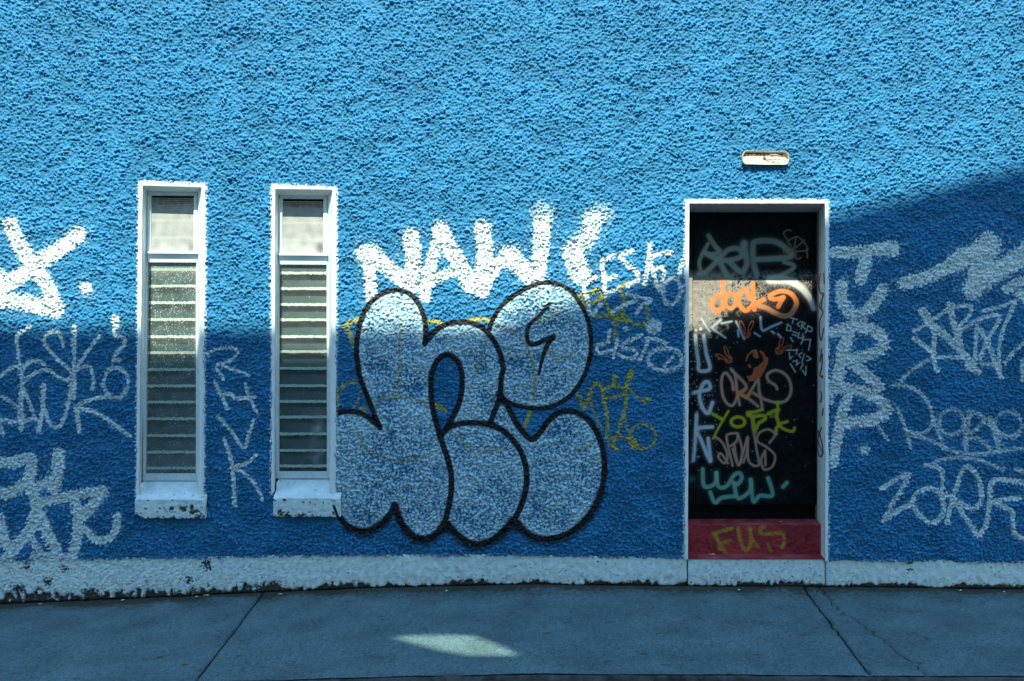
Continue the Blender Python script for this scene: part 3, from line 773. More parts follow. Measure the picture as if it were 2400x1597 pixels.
part(box('roof', -8.1, 8.1, -0.05, 4.5, 6.402, 6.6, M_CORE))

# plinth: three runs, white paint flaking from the foot
GSP = 0.006 * 350
def plinth(x0, x1, seed, depth, moss=0.0, top=1290):
    pxs = np.arange(x0, x1 + 0.1, GSP); pys = np.arange(top, 1450, GSP)[::-1]
    if pxs[-1] < x1 - 0.3: pxs = np.append(pxs, x1)
    PXp, PYp = np.meshgrid(pxs, pys)
    nyp, nxp = PXp.shape
    a1 = fnoise(nyp, nxp, 6, 28, .5, seed); a2 = fnoise(nyp, nxp, 6, 15, .4, seed + 1); a3 = fnoise(nyp, nxp, 6, 90, .6, seed + 2, 0.7); a4 = fnoise(nyp, nxp, 6, 400, .6, seed + 3)
    t = np.clip((PL_BOT(PXp) - PYp) / (PL_BOT(PXp) - PL_TOP(PXp)), -0.5, 1.2)    # 0 at the pavement, 1 at the top
    left = sst(1000, 100, PXp)
    cvp = Canvas(pxs, pys, (0.69, 0.86, 0.89))
    chip = sst(0.12 + 0.09 * left, 0.08 + 0.05 * left, t + (0.03 + 0.03 * left) * a3 + 0.008 * a1 + 0.015 * a2 + 0.06 * np.clip(a4, -1, 1))
    spots = sst(2.45, 2.8, a1 * .8 + a2 * .55 + .5 * a3 + 0.9 * (0.45 - t) + 0.25 * left)
    spots = np.maximum(spots, moss * sst(1.7, 2.2, a1 * .8 + a2 * .6 + .4 * a3 + 0.3 * (0.6 - t)))
    for (bx, by, r) in [(482, 1322, 9), (487, 1333, 6), (1130, 1367, 9), (640, 1382, 20), (2132, 1320, 4), (2132, 1337, 3), (110, 1366, 9), (62, 1330, 7), (40, 1382, 12), (300, 1404, 12), (440, 1362, 7), (620, 1388, 22), (210, 1397, 18), (150, 1335, 7)]:
        d = np.hypot((PXp - bx) * .8, PYp - by) + 3.2 * a1 + 1.8 * a2
        chip = np.maximum(chip, sst(r, r * .6, d))
    chip = np.clip(np.maximum(chip, spots * .9), 0, 1)
    grime = sst(0.5, 0.0, t + 0.1 * a3)[..., None] * 0.28
    col = cvp.col * (1 + 0.04 * a3)[..., None]
    col = col * (1 - grime) + np.array([0.30, 0.30, 0.26]) * grime
    dark = np.array([0.06, 0.062, 0.055]) * (1 + 0.4 * np.clip(a2, -1, 1))[..., None]
    col = col * (1 - chip[..., None]) + dark * chip[..., None]
    Yp = depth - 0.0005 * (1 + 0.8 * left) * a1 - 0.0005 * a2 * (1 + 1.2 * left) - 0.001 * a3 + 0.009 * chip + 0.02 * sst(0.06, -0.04, t) - 0.0006 * left * a1
    if top < 1300: Yp = np.where(PYp < PL_TOP(PXp) - 4, 0.045, Yp)
    e = np.minimum(PXp - x0, x1 - PXp)
    Yp = Yp + 0.02 * np.exp(-e / 2.0)
    return part(grid_mesh('plinth', WX(PXp), Yp, WZ(PYp), M_PLINTH, col=col))
plinth(-70, 1611.5, 51, 0.006)
plinth(1613, 1935, 61, 0.001, 0.7, 1311.5)
plinth(1936.5, 2475, 71, 0.006)
for a, b, s in ((-8, WX(-70), 1), (WX(2475), 8, 2)):
    part(box('plinth', a, b, 0.006, 0.05, -0.9, 0.175, M_WHITE))
# foot of the plinth joints
# ---------------------------------------------------------------- windows
def bil(q, u, v):
    (x0, y0), (x1, y1), (x2, y2), (x3, y3) = q
    return ((1 - v) * ((1 - u) * x0 + u * x1) + v * ((1 - u) * x3 + u * x2), (1 - v) * ((1 - u) * y0 + u * y1) + v * ((1 - u) * y3 + u * y2))

def reveal(name, a0, a1, b0, b1, d0, d1, parent, seed, col=(0.72, 0.84, 0.86), na=26, nb=160):
    """painted strip from the front edge a0-a1 (photo pixels at d0) back to b0-b1 (at d1)"""
    p = [np.array(W(*a0, d0)), np.array(W(*a1, d0)), np.array(W(*b1, d1)), np.array(W(*b0, d1))]
    u = np.linspace(0, 1, na)[:, None, None]; v = np.linspace(0, 1, nb)[None, :, None]
    G = (1 - u) * ((1 - v) * p[0] + v * p[1]) + u * ((1 - v) * p[3] + v * p[2])
    n1 = fnoise(na, nb, 1, 9, .6, seed); n2 = fnoise(na, nb, 1, 4, .5, seed + 1)
    sp = sst(2.4, 2.8, n1 + .5 * n2)[..., None]
    c = np.ones((na, nb, 3)) * np.array(col) * (1 + 0.05 * n1)[..., None]
    c = c * (1 - .75 * sp) + np.array([.08, .08, .07]) * .75 * sp
    return grid_mesh(name, G[..., 0], G[..., 1], G[..., 2], M_REVEAL, parent, col=c)

def ring(name, FO, FI, d0, d1, parent, mat, bottom=False, seed=0):
    """flat painted margin round an opening, its outer edge a little uneven"""
    r = np.random.default_rng(seed)
    verts, faces = [], []
    sides = [(3, 0), (0, 1), (1, 2)] + ([(2, 3)] if bottom else [])
    for a, b in sides:
        n = 60; base = len(verts)
        for i in range(n + 1):
            t = i / n
            o = np.array(FO[a]) * (1 - t) + np.array(FO[b]) * t
            q = np.array(FI[a]) * (1 - t) + np.array(FI[b]) * t
            dirv = (o - q) / (np.linalg.norm(o - q) + 1e-6)
            j = r.normal(0, 0.55) if 0 < i < n else 0
            o = o + dirv * j
            q = q + dirv * (r.normal(0, 0.18) if 0 < i < n else 0)
            for p_, dd in ((o, d1), (o, d0 + 0.0025), (o * .8 + q * .2, d0), (q * .85 + o * .15, d0), (q, d0 + 0.002)):
                w_ = W(p_[0], p_[1], 0.0)
                verts.append((w_[0], dd, w_[2]))
        for i in range(n):
            for k in range(4):
                s = base + i * 5 + k
                faces.append((s, s + 1, s + 6, s + 5))
    return mesh_obj(name, verts, faces, mat, parent, smooth=True)

def make_sill(parent, sl, seed, broken=False, drip=False):
    yb, yf, ybot, xl_, xr_ = sl
    dF = -0.042
    zb, zf, zl = WZ(yb, .1), WZ(yf, dF), WZ(ybot, dF)
    path = []
    for t in np.linspace(0, 1, 26): path.append((0.115 * (1 - t) + (dF + .004) * t, zb * (1 - t) + zf * t))
    for a in np.linspace(0, 1, 4): path.append((dF + .003 * (1 - a), zf - .004 * a))
    for t in np.linspace(0.05, 1, 26): path.append((dF, zf - .004 + (zl - zf + .004) * t))
    for t in np.linspace(0.1, 1, 6): path.append((dF + (.03 - dF) * t, zl + .004 * t))
    path = np.array(path); n = len(path); m = 90
    u = np.linspace(0, 1, m)
    X0, X1 = WX(xl_, dF), WX(xr_, dF)
    Xs = np.tile((X0 + (X1 - X0) * u)[None, :], (n, 1)); Ys = np.tile(path[:, :1], (1, m)); Zs = np.tile(path[:, 1:], (1, m))
    n1 = fnoise(n, m, 1, 11, .6, seed); n2 = fnoise(n, m, 1, 5, .5, seed + 1); n3 = fnoise(n, m, 1, 26, .6, seed + 2)
    front = (np.arange(n)[:, None] >= 30) * (np.arange(n)[:, None] < 56)
    fpos = np.clip((np.arange(n)[:, None] - 30) / 26.0, 0, 1)
    chip = sst(1.9, 2.3, n1 * .9 + n2 * .4 + .5 * n3 + 0.25 * fpos) * front + 0.6 * sst(2.5, 2.9, n1 + .6 * n2) * (1 - front)
    chip = np.maximum(chip, front * sst(0.93, 1.0, fpos + .05 * n2) * .8)
    if broken:
        bx = np.array([[0.78, .35], [.88, .6], [.80, .62], [.52, .48], [.7, .45], [.92, .85]])
    else:
        bx = np.array([[.40, .88], [.52, .9], [.12, .75], [.2, .9]])
    for b in bx:
        d = np.hypot((u[None, :] - b[0]) * 2.2, fpos - b[1]) + .06 * n1 + .04 * n2
        chip = np.maximum(chip, front * sst(.12, .07, d))
    col = np.ones((n, m, 3)) * np.array((.69, .86, .89)) * (1 + .04 * n3)[..., None]
    col = col * (1 - chip[..., None]) + np.array([.085, .075, .055]) * (1 + .4 * np.clip(n2, -1, 1))[..., None] * chip[..., None]
    Ys = Ys + .004 * chip * front - .0008 * n1
    Zs = Zs + .0006 * n2
    if broken:
        lift = (0.020 * sst(.18, .0, u) + .006 * np.clip(fnoise(1, m, 1, 14, .6, seed + 7)[0], 0, 2))[None, :]
        Zs = Zs + lift * sst(.5, 1, fpos)
    if drip:
        X_, F_ = u[None, :], fpos
        d = np.abs((X_ - .90) - (F_ - .3) * .10) * 2.0
        k = (front * sst(.06, .03, d) * sst(.25, .35, F_))[..., None]
        col = col * (1 - k) + np.array([.012, .012, .016]) * k
    sill = grid_mesh('sill', Xs, Ys, Zs, M_SILL, parent, col=col)
    # end faces
    for e, x in ((0, X0), (1, X1)):
        vs_ = [(x, Ys[i, 0 if e == 0 else -1], Zs[i, 0 if e == 0 else -1]) for i in range(n)] + [(x, .03, zb - .02)]
        f = tuple(range(len(vs_)))
        mesh_obj('sill_end', vs_, [f if e else f[::-1]], M_WHITE, parent)
    return sill

def pane(name, x0t, x1t, x0b, x1b, y0, y1, d, parent, dustf, seed, mat=None):
    nv, nu = max(int((y1 - y0) / 1.4), 10), int((x1t - x0t) / 1.4)
    u, v = np.meshgrid(np.linspace(0, 1, nu), np.linspace(1, 0, nv))
    PXg = (x0t * (1 - v) + x0b * v) * (1 - u) + (x1t * (1 - v) + x1b * v) * u
    PYg = y0 + (y1 - y0) * v
    n1 = fnoise(nv, nu, 1.4, 6, .5, seed); n2 = fnoise(nv, nu, 1.4, 40, .6, seed + 1)
    du = dustf(u, v, n1, n2, PXg, PYg)
    return grid_mesh(name, WX(PXg, d), np.full_like(PXg, d), WZ(PYg, d), mat or M_PANE, parent, attrs={'dust': np.clip(du, 0, 1)})

def build_window(w, idx):
    FO, FI, FR = w['FO'], w['FI'], w['FR']
    d = 0.10
    root = part(ring('window', FO, FI, -0.008, 0.03, None, M_WHITE, seed=idx))
    root['label'] = ['left louvre window, pane heavily speckled, sill badly chipped', 'right louvre window beside the bubble letters, clearer dark pane'][idx]
    inv = None
    def ch(o):
        o.parent = root; return o
    ch(reveal('reveal', FI[0], FI[3], FR[0], FR[3], -0.006, d, None, 200 + idx)); ch(reveal('reveal', FI[1], FI[2], FR[1], FR[2], -0.006, d, None, 210 + idx)); ch(reveal('head_reveal', FI[0], FI[1], FR[0], FR[1], -0.006, d, None, 220 + idx))
    gt, (gx0, gx1), (m0, m1), (lx0, lx1), (bx0, bx1), gb = w['gt'], w['gtx'], w['gm'], w['gl'], w['glb'], w['gb']
    v0 = w['vent'][0]
    fm_y = FR[0][1]
    L_at = lambda y: FR[0][0] + (FR[3][0] - FR[0][0]) * (y - fm_y) / (FR[3][1] - fm_y)
    R_at = lambda y: FR[1][0] + (FR[2][0] - FR[1][0]) * (y - fm_y) / (FR[2][1] - fm_y)
    # outer frame
    ch(prism('frame_stile', [(FR[0][0] - 3, FR[0][1] - 3), (lx0 - 0.2 if idx else lx0, FR[0][1] + 4), (bx0, gb + 2), (FR[3][0] - 3, FR[3][1])], d, d + .035, M_FRAME, None, .0015))
    ch(prism('frame_stile', [(lx1, FR[1][1] + 4), (FR[1][0] + 3, FR[1][1] - 3), (FR[2][0] + 3, FR[2][1]), (bx1, gb + 2)], d, d + .035, M_FRAME, None, .0015))
    ch(prism('frame_head', [(FR[0][0] + 1, FR[0][1] - 2), (FR[1][0] - 1, FR[1][1] - 2), (FR[1][0] - 2, v0 + 1), (FR[0][0] + 2, v0)], d + .002, d + .035, M_FRAME, None, .0015))
    ch(prism('frame_bottom_rail', [(bx0 - 1, gb), (bx1 + 1, gb), (FR[2][0] + 1, FR[2][1] + 1), (FR[3][0] - 1, FR[3][1] + 1)], d - .004, d + .03, M_FRAME, None, .002))
    # upper casement: stops, drip ledge and transom bar
    ch(prism('casement_stile', [(lx0 - .5, v0), (gx0, v0), (gx0, m0), (lx0 - .5, m0)], d - .006, d + .02, M_WHITE, None, .0015))
    ch(prism('casement_stile', [(gx1, v0), (lx1 + .5, v0), (lx1 + .5, m0), (gx1, m0)], d - .006, d + .02, M_WHITE, None, .0015))
    ch(prism('drip_ledge', [(lx0 - 2.5, m0), (lx1 + 1.5, m0 + .8), (lx1 + 1.5, m0 + 5), (lx0 - 2.5, m0 + 4.2)], d - .03, d + .02, M_WHITE, None, .002))
    ch(prism('transom_bar', [(lx0 - .5, m0 + 4.5), (lx1 + .5, m0 + 5), (lx1 + .5, m1 + .5), (lx0 - .5, m1)], d - .004, d + .025, M_WHITE, None, .0025))
    # ventilator at the top: a dark slot and three blades
    ve = w['vent'][1]
    vh = ve - v0
    ch(prism('vent_back', [(gx0 - .5, v0), (gx1 + .5, v0), (gx1 + .5, ve), (gx0 - .5, ve)], d + .03, d + .04, M_BLACK, None))
    for k in range(4):
        y = v0 + 6 + k * (vh - 8) / 4
        o = ch(prism('vent_blade', [(gx0, y), (gx1, y + .6), (gx1, y + 3.4), (gx0, y + 2.8)], d + .004 + .003 * (3 - k), d + .03, M_VENT, None, .001))
    # panes
    if idx == 0:
        lower = lambda u, v, a, b, X_, Y_: 0.15 + .02 * b + .30 * sst(.10, .0, v) + .62 * sst(1.15, 1.7, a) * (0.55 + .45 * sst(.75, .2, v) + .2 * b) + .45 * sst(.95, 1.0, u) * sst(.9, .3, v) + .2 * sst(.06, 0, u) + .10 * sst(.8, 1, v)
    else:
        lower = lambda u, v, a, b, X_, Y_: 0.10 + .012 * b + .35 * sst(.05, .0, v) + .9 * sst(2.7, 3.0, a) + .12 * sst(.04, 0, u) + .55 * np.clip(np.exp(-(((X_ - 742) / 12) ** 2 + ((Y_ - 1000) / 26) ** 2)) + .7 * np.exp(-(((X_ - 738) / 16) ** 2 + ((Y_ - 1068) / 26) ** 2)), 0, 1) * (.7 + .3 * b)
    upper = lambda u, v, a, b, X_, Y_: .82 + .05 * b + .03 * a - .35 * np.exp(-(((u - .93) / .10) ** 2 + ((v - .88) / .13) ** 2)) - .15 * np.exp(-(((u - .05) / .08) ** 2 + ((v - .4) / .25) ** 2)) + .12 * sst(.06, .0, np.abs(v - .33)) + .12 * sst(.06, 0, np.abs(v - .70))
    ch(pane('lower_pane', lx0, lx1, bx0, bx1, m1, gb, d + .016, None, lower, 300 + idx))
    ch(pane('upper_pane', gx0, gx1, gx0, gx1, w['vent'][1] - 3, m0 + 1, d + .012, None, upper, 310 + idx, M_PANEU))
    # louvre slats behind the glass, each with its bright ground edge
    r = np.random.default_rng(400 + idx)
    ds = d + .024
    for y in w['lines'] + w['up']:
        up = y < m0
        xa, xb = (gx0 - 1, gx1 + 1) if up else (lx0 - 2, lx1 + 2)
        zf, x0, x1 = WZ(y, ds), WX(xa, ds), WX(xb, ds)
        zt_, yt_ = zf + 0.125, ds + .05
        th = .005
        vs_ = [(x0, ds, zf), (x1, ds, zf), (x1, yt_, zt_), (x0, yt_, zt_), (x0, ds + th, zf - .002), (x1, ds + th, zf - .002), (x1, yt_ + th, zt_ - .002), (x0, yt_ + th, zt_ - .002)]
        sl = mesh_obj('slat', vs_, [(0, 1, 2, 3), (7, 6, 5, 4), (0, 4, 5, 1), (3, 2, 6, 7), (0, 3, 7, 4), (1, 5, 6, 2)], M_SLAT, None)
        ch(sl)
        n = 46; vv, ff = [], []
        for i in range(n + 1):
            x = x0 + (x1 - x0) * i / n
            t, b = zf + .008 + r.normal(0, .0016), zf - .010 + r.normal(0, .002)
            vv += [(x, ds - .005, t), (x, ds - .005, b), (x, ds - .001, b), (x, ds - .001, t)]
            if i:
                s = 4 * (i - 1)
                ff += [(s, s + 1, s + 5, s + 4), (s + 1, s + 2, s + 6, s + 5), (s + 3, s, s + 4, s + 7), (s + 2, s + 3, s + 7, s + 6)]
        ch(mesh_obj('slat_edge', vv, ff, M_EDGE, None))
    s = make_sill(None, w['sill'], 500 + idx * 10, broken=(idx == 0), drip=(idx == 1))
    ch(s)
    for o in [o for o in bpy.data.objects if o.name.startswith('sill_end') and o.parent is None]: ch(o)
    return root
for i, w in enumerate(WIN):
    build_window(w, i)

# ---------------------------------------------------------------- doorway
dpx = np.arange(1598, 1941, 1.3); dpy = np.arange(488, 1184, 1.3)[::-1]
DX, DY = np.meshgrid(dpx, dpy)
ndy, ndx = DX.shape
b1 = fnoise(ndy, ndx, 1.3, 7, .5, 81); b2 = fnoise(ndy, ndx, 1.3, 22, .6, 82); b3 = fnoise(ndy, ndx, 1.3, 80, .6, 83); b4 = fnoise(ndy, ndx, 1.3, 12, .5, 84, 0.25)
dc = Canvas(dpx, dpy, (0.007, 0.008, 0.010), b1, 0.0)
dc.col *= (1 + .25 * np.clip(b2, -1.5, 1.5) + .2 * b3)[..., None]
# worn grey patch; the sunlit band's limits are painted into its colour
FX, FY = (DX - 1580) * 3.41, (DY - 440) * 3.41
gm = sst(1200, 1090, FY + 25 * b2) * sst(640, 720, FY) * sst(430, 330, FX + 30 * b2 + 12 * b1)
gm2 = sst(1040, 880, FY + 35 * b2) * sst(640, 720, FY) * sst(860, 640, FX + 40 * b2) * sst(-1.1, .8, .8 * b1 + .7 * b2 + (720 - FX) / 260)
gm3 = sst(840, 760, FY + 20 * b2) * sst(640, 720, FY) * sst(-.8, .6, b1 + .5 * b2) * .8
g = np.clip(np.maximum(np.maximum(gm, gm2), gm3), 0, 1) * (1 - .85 * sst(1.7, 2.1, b1 + .4 * b2))
dc.col = dc.col * (1 - g[..., None]) + np.array((0.30, 0.275, 0.25)) * (1 + .1 * b2)[..., None] * g[..., None]
Ff = (1580, 440, 3.41); G = (1580, 880, 3.135); Q = (1660, 840, 6.533)
LG = (0.40, 0.43, 0.36); OR = (0.78, 0.25, 0.085); TN = (0.58, 0.34, 0.24); YL = (0.52, 0.48, 0.03); SA = (0.62, 0.34, 0.25); TE = (0.22, 0.54, 0.42); BW = (0.60, 0.68, 0.75); OT = (0.34, 0.24, 0.14)
for pts, w in [([(275, 385), (330, 470), (362, 510), (300, 535), (240, 520)], 9), ([(200, 690), (260, 670), (340, 590), (430, 500), (510, 490), (540, 545), (440, 582), (330, 565), (260, 530)], 10), ([(210, 660), (205, 580), (270, 450)], 7), ([(350, 570), (400, 660), (440, 740)], 11),
               ([(450, 600), (530, 672), (580, 620), (575, 540), (560, 450)], 11), ([(660, 700), (635, 600), (630, 480), (650, 432), (800, 430), (900, 490), (940, 545), (850, 565), (650, 575)], 11), ([(880, 595), (960, 630), (880, 690), (770, 722)], 8), ([(560, 450), (555, 470)], 15)]:
    dc.stroke(pts, w, LG, .85, Ff, over=.35, soft=.75)
for pts in ([(905, 415), (875, 365), (905, 340), (935, 345)], [(905, 425), (985, 395), (1040, 440), (1065, 500), (960, 510), (880, 522), (895, 485), (950, 490)], [(1040, 420), (985, 470), (930, 500)], [(975, 400), (955, 500)], [(1060, 490), (1065, 560)], [(970, 520), (980, 572), (1012, 560)], [(905, 430), (935, 465)]):
    dc.stroke(pts, 3.2, OT, .85, Ff, over=.1)
# white arc
dc.stroke([(770, 735), (900, 740), (1010, 795), (1080, 880), (1115, 965)], 17, (.74, .75, .75), .85, Ff, over=.4, soft=.8, taper=9)
dc.stroke([(760, 740), (960, 745)], 12, (.62, .62, .6), .6, Ff, over=.3, soft=.8)
# pale scratches
for pts, w in [([(220, 1050), (250, 1100), (285, 1150)], 4), ([(300, 1120), (370, 1060)], 4), ([(310, 1130), (410, 1200)], 4), ([(380, 1085), (460, 1070)], 4), ([(690, 1035), (705, 1140), (780, 1110), (855, 1080)], 5), ([(495, 1070), (560, 1210)], 4), ([(640, 1160), (685, 1190)], 3), ([(510, 1140), (515, 1190)], 4), ([(780, 1150), (800, 1165)], 4), ([(830, 1170), (850, 1195)], 4)]:
    dc.stroke(pts, w, BW, .8, Ff, over=.15)
dc.dot((213, 1130), 12, (.8, .8, .78), .9, Ff); dc.dot((175, 1140), 8, (.8, .8, .78), .9, Ff)
# tall pale letters by the left jamb
for fr, pts, w in [(Ff, [(170, 1185), (180, 1300), (195, 1400), (200, 1462), (285, 1450), (255, 1320), (237, 1185)], 7), (G, [(140, 130), (200, 115), (262, 98), (250, 50), (212, 65), (186, 150), (210, 240), (250, 278), (282, 200)], 7.5), (G, [(165, 290), (156, 450), (140, 625)], 7.5), (G, [(280, 380), (168, 395), (200, 480), (265, 632), (258, 540), (250, 465)], 7.5)]:
    dc.stroke(pts, w, BW, .9, fr, over=.34, soft=.5)
r = np.random.default_rng(5)
for _ in range(170):
    dc.dot((r.normal(1640, 22), r.uniform(790, 1090)), r.uniform(.5, 1.1), BW, .7, over=0)
for _ in range(60):
    dc.dot((r.uniform(1625, 1910), r.uniform(760, 1170)), r.uniform(.5, 1.4), (.5, .58, .62), .5, over=0)
# dock
for pts in ([(388, 735), (395, 850), (392, 960)], [(392, 880), (335, 865), (302, 930), (340, 988), (390, 955)], [(600, 885), (565, 815), (520, 855), (520, 930), (570, 985), (622, 945)], [(630, 765), (632, 870), (642, 975)], [(720, 895), (645, 935), (740, 962), (850, 1022), (930, 1012), (978, 930), (935, 850), (850, 828), (765, 865), (800, 893), (872, 878)], [(872, 878), (832, 952)]):
    dc.stroke(pts, 10.5, OR, .96, Ff, over=.1, soft=.25)
dc.ellipse((452, 905), 44, 58, 9, OR, .96, Ff, over=.08, soft=.25); dc.stroke([(700, 945), (850, 1022), (930, 1012), (975, 940)], 11, (.55, .30, .18), .6, Ff, over=.05)
# three small rabbit heads
def rabbit(cx, cy, rot, s):
    c_, s_ = math.cos(rot), math.sin(rot)
    R_ = lambda pts: [(cx + (x * c_ - y * s_) * s, cy + (x * s_ + y * c_) * s) for x, y in pts]
    for e in (-1, 1):
        dc.stroke(R_([(e * 10, -18), (e * 20, -60), (e * 42, -96), (e * 56, -90), (e * 46, -50), (e * 20, -12)]), 1.9, (.62, .16, .06), .9, Ff, over=.05)
        dc.dot(R_([(e * 14, 0)])[0], 9 * s, (.62, .16, .06), .9, Ff, over=0)
    dc.stroke(R_([(-30, -5), (-28, 12), (-15, 30), (0, 36), (15, 30), (28, 12), (30, -5)]), 2.2, (.62, .16, .06), .85, Ff, over=.05)
    for e in (-8, 0, 8): dc.stroke(R_([(e, 18), (e, 28)]), 1.6, (.62, .16, .06), .8, Ff, over=0)
rabbit(578, 1165, 0.0, 1.0); rabbit(432, 1370, -0.75, 0.95); rabbit(842, 1300, .75, 0.95)
# orange stencil patch
pm = dc.inside(px_(Q, [(860, -30), (915, 0), (912, 60), (880, 150), (850, 210), (800, 290), (740, 330), (690, 350), (630, 360), (605, 320), (590, 265), (640, 270), (680, 240), (690, 160), (760, 120), (820, 60), (860, 30)]))
pm |= dc.inside(px_(Ff, [(690, 1300), (720, 1325), (742, 1370), (745, 1420), (712, 1430), (716, 1370), (700, 1330), (680, 1310)])) | dc.inside(px_(Ff, [(628, 1310), (660, 1300), (672, 1330), (676, 1362), (650, 1368), (632, 1350)]))
pm |= dc.inside(px_(Ff, [(570, 1385), (585, 1335), (620, 1300), (655, 1290), (660, 1300), (625, 1312), (597, 1342), (578, 1390)])) | dc.inside(px_(Q, [(600, 90), (640, 100), (660, 140), (630, 155), (618, 115)]))
k = (pm & (b1 < 2.2))[..., None] * .93
dc.col = dc.col * (1 - k) + np.array((.62, .14, .045)) * k
# tan lettering
for pts in ([(385, 480), (360, 350), (270, 225), (210, 290), (205, 470), (250, 640), (350, 730), (420, 650), (450, 540)], [(350, 165), (410, 250), (430, 400), (440, 500), (480, 715)], [(360, 190), (470, 290), (575, 410), (560, 470), (460, 530)], [(470, 540), (570, 600), (650, 640), (760, 735)], [(740, 350), (690, 440), (650, 500), (590, 590), (510, 555)], [(770, 330), (780, 500), (810, 640), (825, 780)], [(690, 530), (800, 600), (940, 655), (1080, 680), (1210, 630), (1270, 470), (1210, 280), (1050, 185), (910, 240), (920, 340), (1020, 410), (1055, 470)]):
    dc.stroke(pts, 6.2, TN, .9, Q, over=.12, soft=.3)
for pts in ([(385, 440), (385, 480)], [(450, 540), (510, 530), (580, 460)], [(600, 590), (650, 510)], [(540, 570), (600, 605)], [(770, 560), (820, 610)]):
    dc.stroke(pts, 8, OR, .85, Q, over=.1)
# york
for pts, w in [([(60, 850), (130, 890), (220, 940)], 7), ([(310, 810), (230, 940), (140, 1100), (75, 1230)], 5), ([(600, 830), (720, 820), (830, 785)], 7), ([(610, 860), (670, 900), (700, 1100)], 9), ([(670, 900), (780, 880), (870, 885), (860, 940), (780, 990), (730, 1080)], 8), ([(1060, 670), (1065, 760)], 6), ([(1030, 675), (1090, 675)], 6), ([(920, 850), (1000, 810), (1075, 790)], 8), ([(1060, 790), (1050, 900), (1080, 1010), (1040, 1080), (1035, 1160)], 8), ([(1210, 970), (1110, 1000), (1090, 1030), (1170, 1090), (1290, 1120), (1320, 1070)], 6.5)]:
    dc.stroke(pts, w, YL, .93, Q, over=.1, soft=.28)
dc.ellipse((455, 975), 105, 75, 7, YL, .93, Q, over=.1); dc.stroke([(690, 930), (700, 1100)], 5, (.55, .42, .02), .8, Q, over=0)
for x in (600, 625, 950, 975, 1000, 1025, 720, 740): dc.stroke([(x, 860 if x < 660 or x > 900 else 1090), (x, 905 if x < 660 or x > 900 else 1150)], 1.6, YL, .85, Q, over=0)
# janus
for pts in ([(300, 450), (350, 490), (385, 560), (390, 620), (365, 645), (325, 600), (345, 575), (395, 645)], [(430, 665), (405, 560), (385, 460), (400, 432), (465, 430), (455, 490), (410, 520)], [(465, 425), (490, 500), (500, 570), (472, 660), (430, 540)], [(440, 500), (472, 660), (510, 560), (537, 455), (535, 560), (508, 640)], [(540, 455), (548, 630), (622, 660), (605, 540), (585, 420)], [(700, 497), (740, 435), (690, 397), (625, 425), (612, 485), (680, 528), (740, 590), (722, 668), (662, 692), (640, 620), (668, 555)], [(668, 555), (672, 660)]):
    dc.stroke(pts, 5.0, SA, .9, G, over=.1, soft=.3)
# green line
for pts in ([(210, 690), (222, 815), (300, 795), (310, 718)], [(310, 718), (325, 815), (385, 815), (440, 735), (480, 720), (497, 755), (465, 800), (430, 785)], [(265, 860), (300, 935), (350, 900), (445, 888)], [(440, 795), (470, 903), (555, 850), (563, 768)], [(563, 768), (582, 925), (630, 885), (722, 880), (690, 755)], [(828, 790), (800, 820)]):
    dc.stroke(pts, 8.5, TE, .82, G, over=.25, soft=.45)
# thin marker words
for pts in ([(930, 1040), (985, 1055)], [(955, 1045), (945, 1085)], [(1010, 1070), (985, 1090), (1000, 1110)], [(1025, 1075), (1015, 1130)], [(1025, 1075), (1050, 1085), (1025, 1105), (1045, 1130)], [(1070, 1105), (1050, 1160)], [(1070, 1105), (1105, 1125), (1100, 1150), (1060, 1145)], [(910, 1090), (895, 1140), (935, 1145), (930, 1110), (905, 1090)], [(950, 1150), (985, 1165)], [(945, 1175), (980, 1185)], [(1000, 1160), (990, 1200), (1020, 1205), (1030, 1170)], [(1040, 1190), (1015, 1250)], [(1090, 1215), (1035, 1215)], [(1090, 1215), (1075, 1300)], [(930, 1200), (950, 1230)], [(905, 1300), (985, 1300)], [(985, 1290), (975, 1330)], [(1020, 1320), (995, 1335), (1010, 1360)], [(1040, 1330), (1020, 1400)], [(1060, 1345), (1095, 1370), (1060, 1385)], [(920, 1320), (925, 1370), (945, 1350)], [(950, 1390), (985, 1380), (975, 1420), (1000, 1400)], [(1030, 1410), (1010, 1450)], [(930, 1410), (970, 1475)], [(1055, 1430), (1050, 1500), (1025, 1460)]):
    dc.stroke(pts, 2.4, (.62, .66, .70), .85, Ff, over=.05, smooth=False)
# drips / stains low on the left
dc.dot((130, 760), 22, (.05, .16, .15), .6, G, soft=.9)
DYm = DD + .0008 * b3 + 0.0003 * b2
groove = np.exp(-((DX - 1624) / 1.0) ** 2) + np.exp(-((DX - 1911.5) / 1.0) ** 2)
DYm = DYm + .006 * groove - .012 * ((DX < 1623.5) | (DX > 1912.2))
cm_ = (dpx[:-1] + dpx[1:]) / 2
fmask = np.tile((cm_ < 1623.4) | (cm_ > 1912.2), (ndy - 1, 1))
door = part(grid_mesh('door', WX(DX, DD), DYm, WZ(DY, DD), M_DOOR, col=dc.col, mask=~fmask))
door['label'] = 'black door sheet with orange, yellow, green and white tags'
df = grid_mesh('door_frame', WX(DX, DD), DYm, WZ(DY, DD), M_DOOR, door, col=dc.col, mask=fmask)
def chd(o): o.parent = door; return o
chd(prism('bottom_rail', [(1598, 1182.5), (1940, 1182.5), (1940, 1226), (1598, 1226)], DD + .03, DD + .06, M_BLACK))
chd(prism('door_core', [(1598, 489), (1940, 489), (1940, 1182), (1598, 1182)], DD + .012, DD + .05, M_BLACK))
sur = chd(ring('surround', DOOR_FO, DOOR_FI, -0.008, 0.03, None, M_WHITE, seed=9))
bx_t = WX(1917, DD); 
chd(reveal('head_reveal', (1615, 478), (1933, 478), (1606, 498), (1917, 498), -0.006, DD, None, 231, (.55, .56, .57)))
